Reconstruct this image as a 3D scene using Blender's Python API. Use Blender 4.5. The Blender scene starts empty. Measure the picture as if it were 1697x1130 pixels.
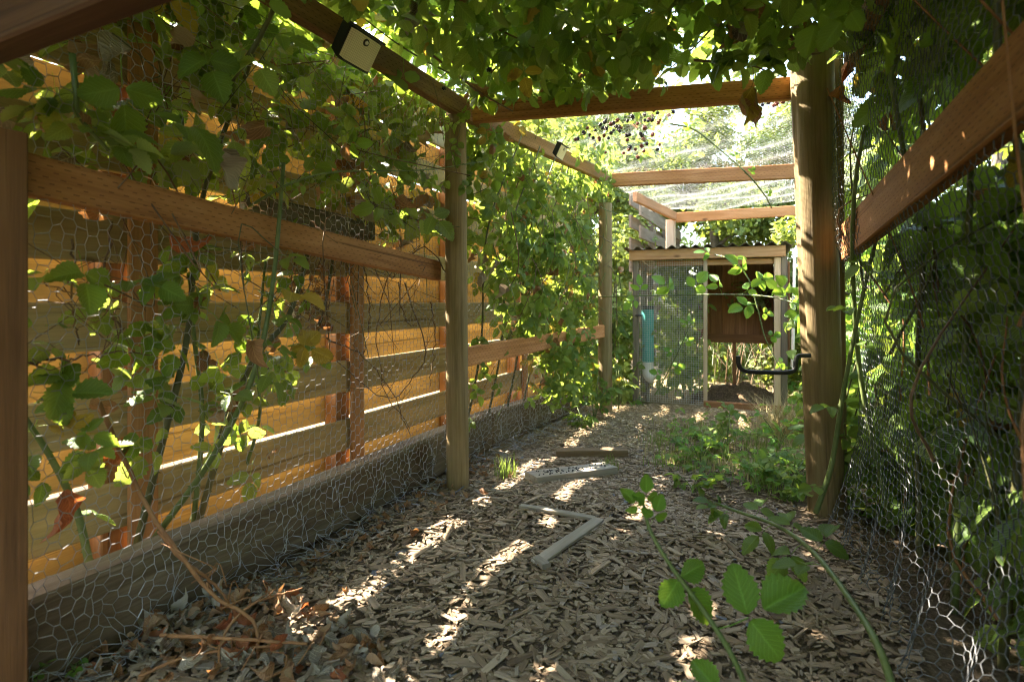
import bpy, math, random
import numpy as np
from mathutils import Vector, Matrix, Quaternion

random.seed(7)
rng = np.random.default_rng(7)
R = math.radians
C = bpy.context.scene.collection
sc = bpy.context.scene

# ------------------------------------------------------------------ camera, sky, sun, exposure
FP, CX, HY, CAMH = 900.0, 848.5, 500.0, 0.85          # focal length and horizon in photo pixels, eye height
cam_d = bpy.data.cameras.new('camera'); cam = bpy.data.objects.new('camera', cam_d); C.objects.link(cam)
cam.location = (0, 0, CAMH); cam.rotation_euler = (R(90), 0, 0)
cam_d.sensor_width = 36; cam_d.lens = 36 * FP / 1697.0
cam_d.shift_y = -(565.0 - HY) / 1697.0
cam_d.clip_start = 0.05; cam_d.clip_end = 400
cam_d.dof.use_dof = True; cam_d.dof.focus_distance = 2.3; cam_d.dof.aperture_fstop = 3.0
sc.camera = cam

SUN_EL, SUN_AZ = 42.0, 146.0      # azimuth: direction TOWARDS the sun, counter-clockwise from +X
w = bpy.data.worlds.new('World'); sc.world = w; w.use_nodes = True
nt = w.node_tree; bg = nt.nodes['Background']
sky = nt.nodes.new('ShaderNodeTexSky'); sky.sky_type = 'NISHITA'; sky.sun_disc = False
sky.sun_elevation = R(SUN_EL); sky.sun_rotation = R(90 - SUN_AZ)
sky.air_density = 1.0; sky.dust_density = 1.6; sky.ozone_density = 0.7
nt.links.new(sky.outputs[0], bg.inputs[0]); bg.inputs[1].default_value = 0.15
sun_d = bpy.data.lights.new('sun', 'SUN'); sun_d.energy = 5.0; sun_d.angle = R(0.55); sun_d.color = (1.0, 0.93, 0.82)
sun = bpy.data.objects.new('sun', sun_d); C.objects.link(sun)
sd = Vector((math.cos(R(SUN_EL)) * math.cos(R(SUN_AZ)), math.cos(R(SUN_EL)) * math.sin(R(SUN_AZ)), math.sin(R(SUN_EL))))
sun.rotation_euler = sd.to_track_quat('Z', 'Y').to_euler(); sun.location = sd * 30
sc.view_settings.view_transform = 'Standard'; sc.view_settings.look = 'None'
sc.view_settings.gamma = 1.0; sc.view_settings.use_curve_mapping = False
sc.view_settings.exposure = 3.5
sc.view_settings.use_white_balance = True; sc.view_settings.white_balance_temperature = 7000; sc.view_settings.white_balance_tint = 10
sc.cycles.max_bounces = 14; sc.cycles.diffuse_bounces = 8; sc.cycles.transmission_bounces = 8; sc.cycles.glossy_bounces = 3
sc.cycles.transparent_max_bounces = 12
sc.cycles.caustics_reflective = False; sc.cycles.caustics_refractive = False
sc.cycles.sample_clamp_indirect = 6.0; sc.cycles.filter_width = 1.1

# ------------------------------------------------------------------ coordinates
def at(px, py, Y):                 # a point of the place from where it is seen and how far it lies
    return np.array([(px - CX) / FP * Y, Y, CAMH - (py - HY) / FP * Y])
P2 = np.array([-0.25, 2.51, 0.0])  # foot of the middle left post: origin of the run
U = np.array([0.430, 0.903, 0.0]); U /= np.linalg.norm(U)      # along the run
N = np.array([U[1], -U[0], 0.0])                                # across it, away from the board fence
UP = np.array([0, 0, 1.0])
def S(s, t, z): return P2 + s * U + t * N + z * UP
def to_run(p): d = np.asarray(p) - P2; return float(d @ U), float(d @ N)
def unit(v): v = np.asarray(v, float); return v / max(1e-9, np.linalg.norm(v))

# ------------------------------------------------------------------ object helpers
def thing(name, label, cat, loc, group=None, kind=None):
    o = bpy.data.objects.new(name, None); C.objects.link(o)
    o.location = Vector(loc); o.empty_display_size = 0.1
    o['label'] = label; o['category'] = cat
    if group: o['group'] = group
    if kind: o['kind'] = kind
    return o
def tag(o, label=None, cat=None, group=None, kind=None):
    if label: o['label'] = label
    if cat: o['category'] = cat
    if group: o['group'] = group
    if kind: o['kind'] = kind
    return o
def raw_mesh(name, V, faces, mat, attrs=None, smooth=False):
    V = np.asarray(V, np.float32); me = bpy.data.meshes.new(name)
    faces = [np.asarray(f, np.int32) for f in (faces if isinstance(faces, list) else [faces]) if len(f)]
    nl = sum(f.size for f in faces); nf = sum(len(f) for f in faces)
    me.vertices.add(len(V)); me.vertices.foreach_set('co', V.ravel())
    me.loops.add(nl); me.polygons.add(nf)
    me.loops.foreach_set('vertex_index', np.concatenate([f.ravel() for f in faces]))
    tot = np.concatenate([np.full(len(f), f.shape[1], np.int32) for f in faces])
    st = np.concatenate([[0], np.cumsum(tot)[:-1]]).astype(np.int32)
    me.polygons.foreach_set('loop_start', st); me.polygons.foreach_set('loop_total', tot)
    me.update(calc_edges=True)
    me.polygons.foreach_set('use_smooth', np.full(nf, bool(smooth)))
    for k, a in (attrs or {}).items():
        a = np.asarray(a, np.float32)
        at_ = me.attributes.new(k, 'FLOAT_VECTOR' if a.ndim == 2 else 'FLOAT', 'POINT')
        at_.data.foreach_set('vector' if a.ndim == 2 else 'value', a.ravel())
    if mat: me.materials.append(mat)
    return me
def link(name, me, parent=None, loc=(0, 0, 0), M=None):
    o = bpy.data.objects.new(name, me); C.objects.link(o)
    if parent is not None: o.parent = parent
    if M is not None:
        M = Matrix(M)
        if parent is not None: M = Matrix.Translation(-Vector(top_loc(parent))) @ M
        o.matrix_local = M
    else:
        l = Vector(loc)
        if parent is not None: l = l - Vector(top_loc(parent))
        o.location = l
    return o
def top_loc(p):
    l = Vector((0, 0, 0))
    while p is not None: l += p.location; p = p.parent
    return l
class Geo:                          # gathers many small pieces of geometry into one mesh
    def __init__(s): s.V = []; s.F = {}; s.A = {}; s.n = 0
    def add(s, V, faces, **attrs):
        V = np.asarray(V, float)
        for f in (faces if isinstance(faces, list) else [faces]):
            f = np.asarray(f, np.int64)
            if f.size: s.F.setdefault(f.shape[1], []).append(f + s.n)
        s.V.append(V); 
        for k, a in attrs.items():
            a = np.asarray(a, float)
            if a.ndim == 0: a = np.full(len(V), float(a))
            s.A.setdefault(k, []).append(a)
        s.n += len(V)
    def obj(s, name, mat, parent=None, origin=None, smooth=False):
        V = np.concatenate(s.V); org = np.zeros(3) if origin is None else np.asarray(origin, float)
        if parent is not None and origin is None: org = np.array(top_loc(parent))
        me = raw_mesh(name, V - org, [np.concatenate(f) for f in s.F.values()], mat, {k: np.concatenate(a) for k, a in s.A.items()}, smooth)
        return link(name, me, parent, org)
def spline(pts, n):
    P = np.asarray(pts, float)
    if len(P) == 2: return P[0] + (P[1] - P[0]) * np.linspace(0, 1, n)[:, None]
    Q = np.vstack([2 * P[0] - P[1], P, 2 * P[-1] - P[-2]]); out = []
    for x in np.linspace(0, len(P) - 1 - 1e-6, n):
        i = int(x); f = x - i; a, b, c, d = Q[i:i + 4]
        out.append(0.5 * ((2 * b) + (c - a) * f + (2 * a - 5 * b + 4 * c - d) * f * f + (3 * b - a - 3 * c + d) * f ** 3))
    return np.array(out)
def tube(P, r, sides=6, cap=True):
    P = np.asarray(P, float); n = len(P); r = np.full(n, r) if np.ndim(r) == 0 else np.asarray(r, float)
    T = np.gradient(P, axis=0); T /= np.maximum(1e-9, np.linalg.norm(T, axis=1))[:, None]
    a = unit(np.cross(T[0], [0.3, 0.2, 0.93] if abs(T[0][2]) < 0.9 else [1, 0, 0])); A = []
    for i in range(n):
        a = unit(a - T[i] * (a @ T[i])); A.append(a)
    A = np.array(A); B = np.cross(T, A); th = np.linspace(0, 2 * np.pi, sides, endpoint=False)
    V = P[:, None] + r[:, None, None] * (np.cos(th)[None, :, None] * A[:, None] + np.sin(th)[None, :, None] * B[:, None])
    V = V.reshape(-1, 3); i = np.arange(n - 1)[:, None] * sides; j = np.arange(sides)[None]; k = (j + 1) % sides
    F = np.stack([i + j, i + k, i + sides + k, i + sides + j], -1).reshape(-1, 4)
    fs = [F]
    if cap and sides == 4: fs.append(np.array([[3, 2, 1, 0], np.arange(4) + (n - 1) * 4]))
    elif cap:
        V = np.vstack([V, P[0], P[-1]]); j = np.arange(sides); k = (j + 1) % sides; e = (n - 1) * sides
        fs.append(np.vstack([np.stack([k, j, np.full(sides, n * sides)], -1), np.stack([e + j, e + k, np.full(sides, n * sides + 1)], -1)]))
    return V, fs
BOXF = np.array([[0, 1, 3, 2], [4, 6, 7, 5], [0, 4, 5, 1], [2, 3, 7, 6], [0, 2, 6, 4], [1, 5, 7, 3]])
def box(sx, sy, sz, org=(0, 0, 0)):
    return np.array([[x * sx / 2, y * sy / 2, z * sz / 2] for x in (-1, 1) for y in (-1, 1) for z in (-1, 1)]) + np.asarray(org)
def bevbox(L, W, H, b=0.003, warp=0.0, nx=1):
    """a plank along local X with chamfered long edges and, if asked, a slight bow"""
    xs = np.linspace(-L / 2, L / 2, nx + 1); w_, h_ = W / 2, H / 2
    ring = np.array([[-w_ + b, -h_], [w_ - b, -h_], [w_, -h_ + b], [w_, h_ - b], [w_ - b, h_], [-w_ + b, h_], [-w_, h_ - b], [-w_, -h_ + b]])
    V = []
    for x in xs:
        bow = warp * math.sin(2.3 * x / max(L, .1) * 2 + L * 7)
        for y, z in ring: V.append((x, y + bow, z + bow * 0.6))
    n = nx + 1; i = np.arange(nx)[:, None] * 8; j = np.arange(8)[None]; k = (j + 1) % 8
    F = np.stack([i + k, i + j, i + 8 + j, i + 8 + k], -1).reshape(-1, 4)
    caps = np.array([[0, 1, 2, 3, 4, 5, 6, 7], (np.arange(8) + nx * 8)[::-1]])
    return np.array(V), [F, caps]
def frame(x, up):
    x = unit(x); z = unit(np.asarray(up) - x * (np.asarray(up) @ x)); y = np.cross(z, x)
    return x, y, z
def M4(x, y, z, o):
    return Matrix(((x[0], y[0], z[0], o[0]), (x[1], y[1], z[1], o[1]), (x[2], y[2], z[2], o[2]), (0, 0, 0, 1)))
def plank(name, p0, p1, W, H, mat, parent=None, up=(0, 0, 1), b=0.004, warp=0.0, nx=1):
    """timber from p0 to p1, H measured along «up», W across it"""
    p0, p1 = np.asarray(p0, float), np.asarray(p1, float); x, y, z = frame(p1 - p0, up)
    V, F = bevbox(np.linalg.norm(p1 - p0), W, H, b, warp, nx)
    return link(name, raw_mesh(name, V, F, mat), parent, M=M4(x, y, z, (p0 + p1) / 2))
def round_post(name, p0, p1, r, mat, parent, split=None, seed=0, thin=0.07):
    rg = np.random.default_rng(seed); p0, p1 = np.asarray(p0, float), np.asarray(p1, float)
    L = np.linalg.norm(p1 - p0); n, m = 26, 40; th = np.linspace(0, 2 * np.pi, m, endpoint=False)
    x = np.linspace(0, L, n); V = []
    ph = rg.uniform(0, 6, 4)
    for i, xx in enumerate(x):
        taper = 1 - thin * xx / L
        rr = r * taper * (1 + 0.018 * np.sin(2 * th + ph[0] + xx * 1.1) + 0.012 * np.sin(3 * th + ph[1] - xx * 2.3) + 0.008 * np.sin(5 * th + ph[2] + xx * 4))
        if split is not None:
            for ang, dep, x0, x1 in split:
                d = np.abs((th - ang - 0.06 * math.sin(xx * 3.1 + ang) + np.pi) % (2 * np.pi) - np.pi)
                if x0 * L <= xx <= x1 * L: rr = rr - dep * (d < 0.09)
        V.append(np.stack([np.full(m, xx), rr * np.cos(th), rr * np.sin(th)], -1))
    V = np.concatenate(V); i = np.arange(n - 1)[:, None] * m; j = np.arange(m)[None]; k = (j + 1) % m
    F = np.stack([i + k, i + j, i + m + j, i + m + k], -1).reshape(-1, 4)
    V = np.vstack([V, [L + 0.004, 0, 0]]); e = (n - 1) * m; j = np.arange(m)
    caps = np.stack([e + j, e + (j + 1) % m, np.full(m, n * m)], -1)[:, ::-1]
    xx_, y, z = frame(p1 - p0, -U)
    return link(name, raw_mesh(name, V, [F, caps], mat, smooth=True), parent, M=M4(xx_, y, z, p0))

# ------------------------------------------------------------------ materials
def new_mat(name):
    m = bpy.data.materials.new(name); m.use_nodes = True; t = m.node_tree
    for n in list(t.nodes): t.nodes.remove(n)
    return m, t
class NT:
    def __init__(s, t): s.t = t
    def n(s, typ, **kw):
        nd = s.t.nodes.new(typ)
        for k, v in kw.items():
            if k.startswith('i_'):
                key = k[2:]; key = int(key) if key.isdigit() else key.replace('_', ' ')
                s.set(nd.inputs[key], v)
            else: setattr(nd, k, v)
        return nd
    def set(s, inp, v):
        if isinstance(v, bpy.types.NodeSocket): s.t.links.new(v, inp)
        else: inp.default_value = v
    def math(s, op, a, b=None, c=None, clamp=False):
        nd = s.n('ShaderNodeMath', operation=op, use_clamp=clamp); s.set(nd.inputs[0], a)
        if b is not None: s.set(nd.inputs[1], b)
        if c is not None: s.set(nd.inputs[2], c)
        return nd.outputs[0]
    def mix(s, f, a, b, mode='MIX'):
        nd = s.n('ShaderNodeMix', data_type='RGBA', blend_type=mode); s.set(nd.inputs[0], f); s.set(nd.inputs[6], a); s.set(nd.inputs[7], b)
        return nd.outputs[2]
    def ramp(s, f, stops):
        nd = s.n('ShaderNodeValToRGB'); s.set(nd.inputs[0], f); el = nd.color_ramp.elements
        while len(el) < len(stops): el.new(0.5)
        for e, (p, c) in zip(el, stops): e.position = p; e.color = (*c, 1) if len(c) == 3 else c
        return nd.outputs[0]
    def noise(s, vec, scale, detail=4, rough=0.6, dist=0.0):
        nd = s.n('ShaderNodeTexNoise'); s.set(nd.inputs['Vector'], vec); s.set(nd.inputs['Scale'], scale)
        nd.inputs['Detail'].default_value = detail; nd.inputs['Roughness'].default_value = rough; nd.inputs['Distortion'].default_value = dist
        return nd.outputs[0]
    def out(s, sh): o = s.n('ShaderNodeOutputMaterial'); s.t.links.new(sh, o.inputs[0])
    def bump(s, h, strength=0.5, dist=0.01):
        nd = s.n('ShaderNodeBump'); s.set(nd.inputs['Height'], h); nd.inputs['Strength'].default_value = strength; nd.inputs['Distance'].default_value = dist
        return nd.outputs[0]
    def principled(s, col, rough=0.7, bump=None, metal=0.0, spec=0.4):
        p = s.n('ShaderNodeBsdfPrincipled'); s.set(p.inputs['Base Color'], col); s.set(p.inputs['Roughness'], rough)
        p.inputs['Metallic'].default_value = metal; p.inputs['Specular IOR Level'].default_value = spec
        if bump is not None: s.set(p.inputs['Normal'], bump)
        return p.outputs[0]
def c4(c): return (*c, 1.0)

def wood(name, dark, mid, light, weather=None, incised=False, knots=True, rough=0.78, relief=0.5, moss=0.0):
    m, t = new_mat(name); b = NT(t)
    oi = b.n('ShaderNodeObjectInfo'); tc = b.n('ShaderNodeTexCoord')
    off = b.n('ShaderNodeCombineXYZ', i_0=b.math('MULTIPLY', oi.outputs['Random'], 37.0), i_1=b.math('MULTIPLY', oi.outputs['Random'], 11.0))
    v = b.n('ShaderNodeVectorMath', operation='ADD'); t.links.new(tc.outputs['Object'], v.inputs[0]); t.links.new(off.outputs[0], v.inputs[1])
    vec = v.outputs[0]
    def mapped(s3):
        mp = b.n('ShaderNodeMapping'); t.links.new(vec, mp.inputs[0]); mp.inputs['Scale'].default_value = s3; return mp.outputs[0]
    g1 = b.noise(mapped((1.6, 26, 26)), 1.0, 6, 0.65, 0.7)
    g2 = b.noise(mapped((5, 190, 190)), 1.0, 3, 0.7, 0.2)
    blot = b.noise(mapped((2.2, 5, 5)), 1.0, 4, 0.6, 0.4)
    g = b.math('ADD', b.math('MULTIPLY', g1, 0.7), b.math('MULTIPLY', g2, 0.3))
    col = b.ramp(g, [(0.33, dark), (0.5, mid), (0.68, light)])
    if weather is not None:
        col = b.mix(b.math('MULTIPLY', b.ramp(blot, [(0.38, (0, 0, 0)), (0.66, (1, 1, 1))]), 0.75), col, c4(weather))
    else:
        col = b.mix(b.math('MULTIPLY', b.ramp(blot, [(0.4, (0, 0, 0)), (0.7, (1, 1, 1))]), 0.45), col, c4(tuple(x * 0.62 for x in mid)))
    hsv = b.n('ShaderNodeHueSaturation', i_Value=b.math('ADD', 0.78, b.math('MULTIPLY', oi.outputs['Random'], 0.44)), i_Saturation=b.math('ADD', 0.9, b.math('MULTIPLY', blot, 0.2))); b.set(hsv.inputs['Color'], col)
    col = hsv.outputs[0]
    height = b.math('ADD', b.math('MULTIPLY', g1, 0.35), b.math('MULTIPLY', g2, 0.5))
    if knots:
        vo = b.n('ShaderNodeTexVoronoi', feature='DISTANCE_TO_EDGE' if False else 'F1'); t.links.new(mapped((3.2, 7.5, 7.5)), vo.inputs['Vector']); vo.inputs['Scale'].default_value = 1.0
        kn = b.ramp(vo.outputs['Distance'], [(0.05, (1, 1, 1)), (0.12, (0, 0, 0))])
        sel = b.n('ShaderNodeSeparateColor'); t.links.new(vo.outputs['Color'], sel.inputs[0])
        kn = b.math('MULTIPLY', kn, b.math('GREATER_THAN', sel.outputs[0], 0.62))
        col = b.mix(b.math('MULTIPLY', kn, 0.8), col, c4(tuple(x * 0.32 for x in dark)))
        height = b.math('SUBTRACT', height, b.math('MULTIPLY', kn, 0.3))
    if moss:
        mo = b.ramp(b.noise(mapped((3, 14, 14)), 1.0, 5, 0.7), [(0.45, (0, 0, 0)), (0.7, (1, 1, 1))])
        col = b.mix(b.math('MULTIPLY', mo, moss), col, (0.13, 0.15, 0.045, 1))
    # dark checks along the grain
    ck = b.ramp(b.noise(mapped((0.9, 60, 60)), 1.0, 2, 0.5, 0.3), [(0.27, (1, 1, 1)), (0.33, (0, 0, 0))])
    col = b.mix(b.math('MULTIPLY', ck, 0.6), col, c4(tuple(x * 0.3 for x in dark))); height = b.math('SUBTRACT', height, b.math('MULTIPLY', ck, 0.5))
    if incised:
        sp = b.n('ShaderNodeSeparateXYZ'); t.links.new(tc.outputs['Object'], sp.inputs[0])
        wv = b.math('DIVIDE', b.math('ADD', sp.outputs[1], sp.outputs[2]), 0.0125)
        row = b.math('FLOOR', wv); fw = b.math('FRACT', wv)
        xv = b.math('ADD', b.math('DIVIDE', sp.outputs[0], 0.032), b.math('MULTIPLY', row, 0.413)); fx = b.math('FRACT', xv)
        cell = b.n('ShaderNodeTexWhiteNoise', noise_dimensions='2D'); t.links.new(b.n('ShaderNodeCombineXYZ', i_0=row, i_1=b.math('FLOOR', xv)).outputs[0], cell.inputs['Vector'])
        mk = b.math('MULTIPLY', b.math('LESS_THAN', fx, b.math('ADD', 0.25, b.math('MULTIPLY', cell.outputs[0], 0.16))), b.math('LESS_THAN', b.math('ABSOLUTE', b.math('SUBTRACT', fw, 0.5)), 0.1))
        mk = b.math('MULTIPLY', mk, b.math('MULTIPLY', b.math('GREATER_THAN', cell.outputs[0], .1), b.math('ADD', .35, b.math('MULTIPLY', blot, .9)), clamp=True)); col = b.mix(b.math('MULTIPLY', mk, 0.72), col, c4(tuple(x * 0.25 for x in dark))); height = b.math('SUBTRACT', height, mk)
    b.out(b.principled(col, rough, b.bump(height, relief, 0.004), spec=0.25))
    return m

M_fence = wood('fence board wood', (0.31, 0.185, 0.062), (0.50, 0.325, 0.118), (0.61, 0.42, 0.17), weather=(0.33, 0.245, 0.12), moss=0.2)
M_fenceshade = wood('shaded inner fence board wood', (0.26, 0.165, 0.065), (0.41, 0.285, 0.125), (0.51, 0.375, 0.18), weather=(0.25, 0.20, 0.12), moss=0.34)  # same board wood, darker and greyer: the inner side's shade put into the colour
M_fpost = wood('fence post wood', (0.27, 0.125, 0.05), (0.38, 0.19, 0.08), (0.46, 0.25, 0.11))
M_rail = wood('incised treated rail wood', (0.25, 0.10, 0.033), (0.41, 0.182, 0.066), (0.51, 0.25, 0.10), incised=True)
M_beam = wood('roof beam wood', (0.19, 0.085, 0.034), (0.32, 0.155, 0.065), (0.42, 0.22, 0.10), weather=(0.2, 0.13, 0.075), incised=True)
M_post = wood('round treated post wood', (0.13, 0.088, 0.04), (0.235, 0.165, 0.08), (0.32, 0.235, 0.12), moss=0.3, relief=0.8)
M_grey = wood('weathered grey timber', (0.085, 0.068, 0.05), (0.19, 0.158, 0.12), (0.30, 0.26, 0.205), weather=(0.13, 0.115, 0.09), relief=0.9, moss=0.25)
M_kick = wood('old damp ground timber', (0.06, 0.040, 0.024), (0.145, 0.105, 0.064), (0.23, 0.18, 0.12), weather=(0.115, 0.072, 0.038), relief=0.9, moss=0.2)
M_fargrey = wood('old grey brown cedar', (0.10, 0.075, 0.05), (0.17, 0.13, 0.088), (0.23, 0.18, 0.125))
M_darkbar = wood('dark brown bar', (0.035, 0.016, 0.008), (0.075, 0.034, 0.016), (0.11, 0.055, 0.028))  # darker brown than the roof beams
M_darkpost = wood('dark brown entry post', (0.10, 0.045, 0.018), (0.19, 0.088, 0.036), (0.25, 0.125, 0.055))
M_plank = wood('dry grey plank', (0.15, 0.13, 0.105), (0.29, 0.255, 0.21), (0.40, 0.365, 0.31), weather=(0.2, 0.175, 0.135))
M_pale = wood('pale new pine', (0.36, 0.25, 0.15), (0.52, 0.39, 0.26), (0.62, 0.50, 0.36), weather=(0.42, 0.34, 0.25))
M_coopwall = wood('dark stained cedar', (0.12, 0.052, 0.024), (0.25, 0.115, 0.052), (0.33, 0.165, 0.08))
M_coophead = wood('coop header wood', (0.30, 0.15, 0.07), (0.46, 0.26, 0.13), (0.56, 0.35, 0.19))
M_white = wood('whitewashed board', (0.6, 0.57, 0.5), (0.74, 0.72, 0.66), (0.82, 0.80, 0.76), knots=False, relief=0.2)

def simple(name, col, rough=0.6, metal=0.0, noise=0.25, scale=30, spec=0.4, bump=0.2):
    m, t = new_mat(name); b = NT(t); tc = b.n('ShaderNodeTexCoord')
    f = b.noise(tc.outputs['Object'], scale, 5, 0.65)
    c = b.mix(f, c4(tuple(x * (1 - noise) for x in col)), c4(tuple(min(1, x * (1 + noise)) for x in col)))
    b.out(b.principled(c, b.math('ADD', rough - 0.1, b.math('MULTIPLY', f, 0.2)), b.bump(f, bump, 0.003), metal, spec)); return m
M_wire = simple('galvanised wire', (0.30, 0.30, 0.30), 0.48, 0.55, 0.35, 60)
M_shadewire = simple('shaded wire', (0.13, 0.135, 0.14), 0.6, 0.35, 0.35, 60)  # darker copy of the galvanised wire, the right wall's shade in its colour
M_cloth = simple('grey hardware cloth', (0.5, 0.49, 0.46), 0.55, 0.4, 0.25, 60)
M_net = simple('pale bird netting', (0.5, 0.5, 0.46), 0.6, 0.1, 0.2, 40)
M_black = simple('black plastic', (0.012, 0.012, 0.012), 0.42, 0, 0.3, 80)
M_blackmetal = simple('black powder coated steel', (0.014, 0.014, 0.015), 0.5, 0.0, 0.4, 50, 0.5)
M_teal = simple('teal plastic pipe', (0.05, 0.29, 0.26), 0.5, 0, 0.12, 12)
M_pvc = simple('white plastic pipe', (0.66, 0.66, 0.62), 0.45, 0, 0.1, 12)
M_string = simple('white twine', (0.75, 0.73, 0.68), 0.8)
M_darkbrownmetal = simple('rusty roofing sheet', (0.13, 0.115, 0.085), 0.7, 0.1, 0.4, 18)
M_stone = simple('pale grey concrete', (0.30, 0.29, 0.27), 0.85, 0, 0.3, 20)

def leaf_mat(name, top_a, top_b, under, trans, tfac=0.36, gloss=0.42, veins=True, vcol=None, spots=None):
    m, t = new_mat(name); b = NT(t)
    oi = b.n('ShaderNodeObjectInfo'); ge = b.n('ShaderNodeNewGeometry')
    a1 = b.n('ShaderNodeAttribute', attribute_name='tint'); a2 = b.n('ShaderNodeAttribute', attribute_name='luv')
    k = b.math('FRACT', b.math('ADD', a1.outputs['Fac'], oi.outputs['Random']))
    sp = b.n('ShaderNodeSeparateXYZ'); t.links.new(a2.outputs['Vector'], sp.inputs[0])
    au = b.math('ABSOLUTE', sp.outputs[0])
    col = b.mix(k, c4(top_a), c4(top_b))
    tc = b.n('ShaderNodeTexCoord'); blot = b.noise(tc.outputs['Object'], 45, 4, 0.6)
    col = b.mix(b.math('MULTIPLY', blot, 0.5), col, b.mix(0.5, col, c4(tuple(x * 0.55 for x in top_a))))
    h = None
    if veins:
        ph = b.math('FRACT', b.math('SUBTRACT', b.math('MULTIPLY', sp.outputs[1], 8.0), b.math('MULTIPLY', au, 2.6)))
        vn = b.math('ABSOLUTE', b.math('SUBTRACT', ph, 0.5))
        line = b.ramp(vn, [(0.0, (1, 1, 1)), (0.13, (0, 0, 0))])
        mid = b.ramp(au, [(0.03, (1, 1, 1)), (0.09, (0, 0, 0))])
        ln = b.math('MAXIMUM', line, mid)
        col = b.mix(b.math('MULTIPLY', ln, 0.5), col, c4(vcol or tuple(min(1, x * 1.9 + 0.015) for x in top_b)))
        h = b.math('SUBTRACT', b.math('MULTIPLY', b.math('SINE', b.math('MULTIPLY', vn, 6.283)), 0.8), b.math('MULTIPLY', ln, 0.4))
        h = b.math('ADD', h, b.math('MULTIPLY', blot, 0.5))
    if spots:
        s2 = b.ramp(b.noise(tc.outputs['Object'], 28, 3, 0.6, 0.5), [(0.55, (0, 0, 0)), (0.66, (1, 1, 1))])
        col = b.mix(s2, col, c4(spots))
    if veins:                       # browned tips and edges
        edge = b.math('ADD', b.math('MULTIPLY', au, .5), b.math('MULTIPLY', sp.outputs[1], .3)); w1 = b.math('ADD', edge, b.math('MULTIPLY', b.math('SUBTRACT', b.noise(tc.outputs['Object'], 22, 4, .7), .5), 1.5))
        col = b.mix(b.math('MULTIPLY', b.ramp(b.math('ADD', w1, b.math('MULTIPLY', k, .15)), [(0.86, (0, 0, 0)), (0.97, (1, 1, 1))]), .8), col, (0.17, 0.10, 0.035, 1))
    colu = b.mix(0.72, col, c4(under))
    cc = b.mix(ge.outputs['Backfacing'], col, colu)
    pr = b.principled(cc, b.math('ADD', gloss, b.math('MULTIPLY', ge.outputs['Backfacing'], 0.3)), b.bump(h, 0.55, 0.003) if h is not None else None, spec=0.42)
    tr = b.n('ShaderNodeBsdfTranslucent'); b.set(tr.inputs[0], b.mix(0.55, c4(trans), b.mix(k, c4(top_a), c4(trans))))
    ms = b.n('ShaderNodeMixShader'); ms.inputs[0].default_value = tfac; t.links.new(pr, ms.inputs[1]); t.links.new(tr.outputs[0], ms.inputs[2])
    b.out(ms.outputs[0]); return m
M_leaf = leaf_mat('bramble leaf', (0.040, 0.105, 0.018), (0.115, 0.205, 0.034), (0.18, 0.25, 0.12), (0.40, 0.54, 0.055), 0.42)
M_leaf2 = leaf_mat('paler bramble leaf', (0.075, 0.15, 0.026), (0.19, 0.265, 0.06), (0.25, 0.31, 0.16), (0.48, 0.58, 0.085), 0.42)
M_fresh = leaf_mat('young bright leaf', (0.07, 0.20, 0.025), (0.13, 0.28, 0.035), (0.2, 0.3, 0.12), (0.42, 0.62, 0.06), 0.4)
M_dead = leaf_mat('dead brown leaf', (0.17, 0.075, 0.028), (0.36, 0.20, 0.095), (0.40, 0.29, 0.18), (0.5, 0.22, 0.07), 0.22, 0.7)
M_grayleaf = leaf_mat('curled pale dead leaf', (0.15, 0.115, 0.08), (0.36, 0.32, 0.25), (0.42, 0.38, 0.31), (0.4, 0.3, 0.2), 0.15, 0.75)
M_yellow = leaf_mat('yellowing leaf', (0.36, 0.25, 0.03), (0.42, 0.32, 0.05), (0.36, 0.27, 0.07), (0.6, 0.42, 0.05), 0.3, 0.45, spots=(0.16, 0.07, 0.025))
M_reddead = leaf_mat('red brown dead leaf', (0.22, 0.062, 0.022), (0.34, 0.11, 0.04), (0.35, 0.15, 0.07), (0.6, 0.16, 0.04), 0.25, 0.65)
M_tree = leaf_mat('tree leaf', (0.06, 0.12, 0.024), (0.17, 0.23, 0.045), (0.16, 0.2, 0.07), (0.40, 0.47, 0.06), 0.4, 0.5, veins=False)
M_grass = leaf_mat('green grass', (0.09, 0.18, 0.03), (0.23, 0.31, 0.08), (0.16, 0.2, 0.06), (0.35, 0.45, 0.08), 0.35, 0.5, veins=False)
M_straw = leaf_mat('dry grass', (0.32, 0.25, 0.12), (0.52, 0.44, 0.25), (0.45, 0.38, 0.2), (0.5, 0.4, 0.18), 0.25, 0.6, veins=False)

def cane_mat(name, a, bcol, rough=0.5):
    m, t = new_mat(name); b = NT(t); tc = b.n('ShaderNodeTexCoord'); f = b.noise(tc.outputs['Object'], 14, 5, 0.65)
    f2 = b.noise(tc.outputs['Object'], 120, 3, 0.6)
    col = b.mix(b.ramp(f, [(0.35, (0, 0, 0)), (0.65, (1, 1, 1))]), c4(a), c4(bcol)); col = b.mix(b.math('MULTIPLY', f2, 0.4), col, c4(tuple(x * .5 for x in a)))
    b.out(b.principled(col, rough, b.bump(f2, 0.4, 0.002))); return m
M_cane = cane_mat('green bramble cane', (0.085, 0.13, 0.035), (0.16, 0.20, 0.07))
M_canedk = cane_mat('dark olive cane', (0.06, 0.07, 0.025), (0.13, 0.12, 0.05))
M_twig = cane_mat('dry brown twig', (0.10, 0.055, 0.03), (0.24, 0.155, 0.09), 0.8)
M_deadcane = cane_mat('rusty dead cane', (0.20, 0.085, 0.03), (0.34, 0.17, 0.07), 0.7)
M_bark = cane_mat('tree bark', (0.07, 0.055, 0.04), (0.16, 0.13, 0.10), 0.9)
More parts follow.
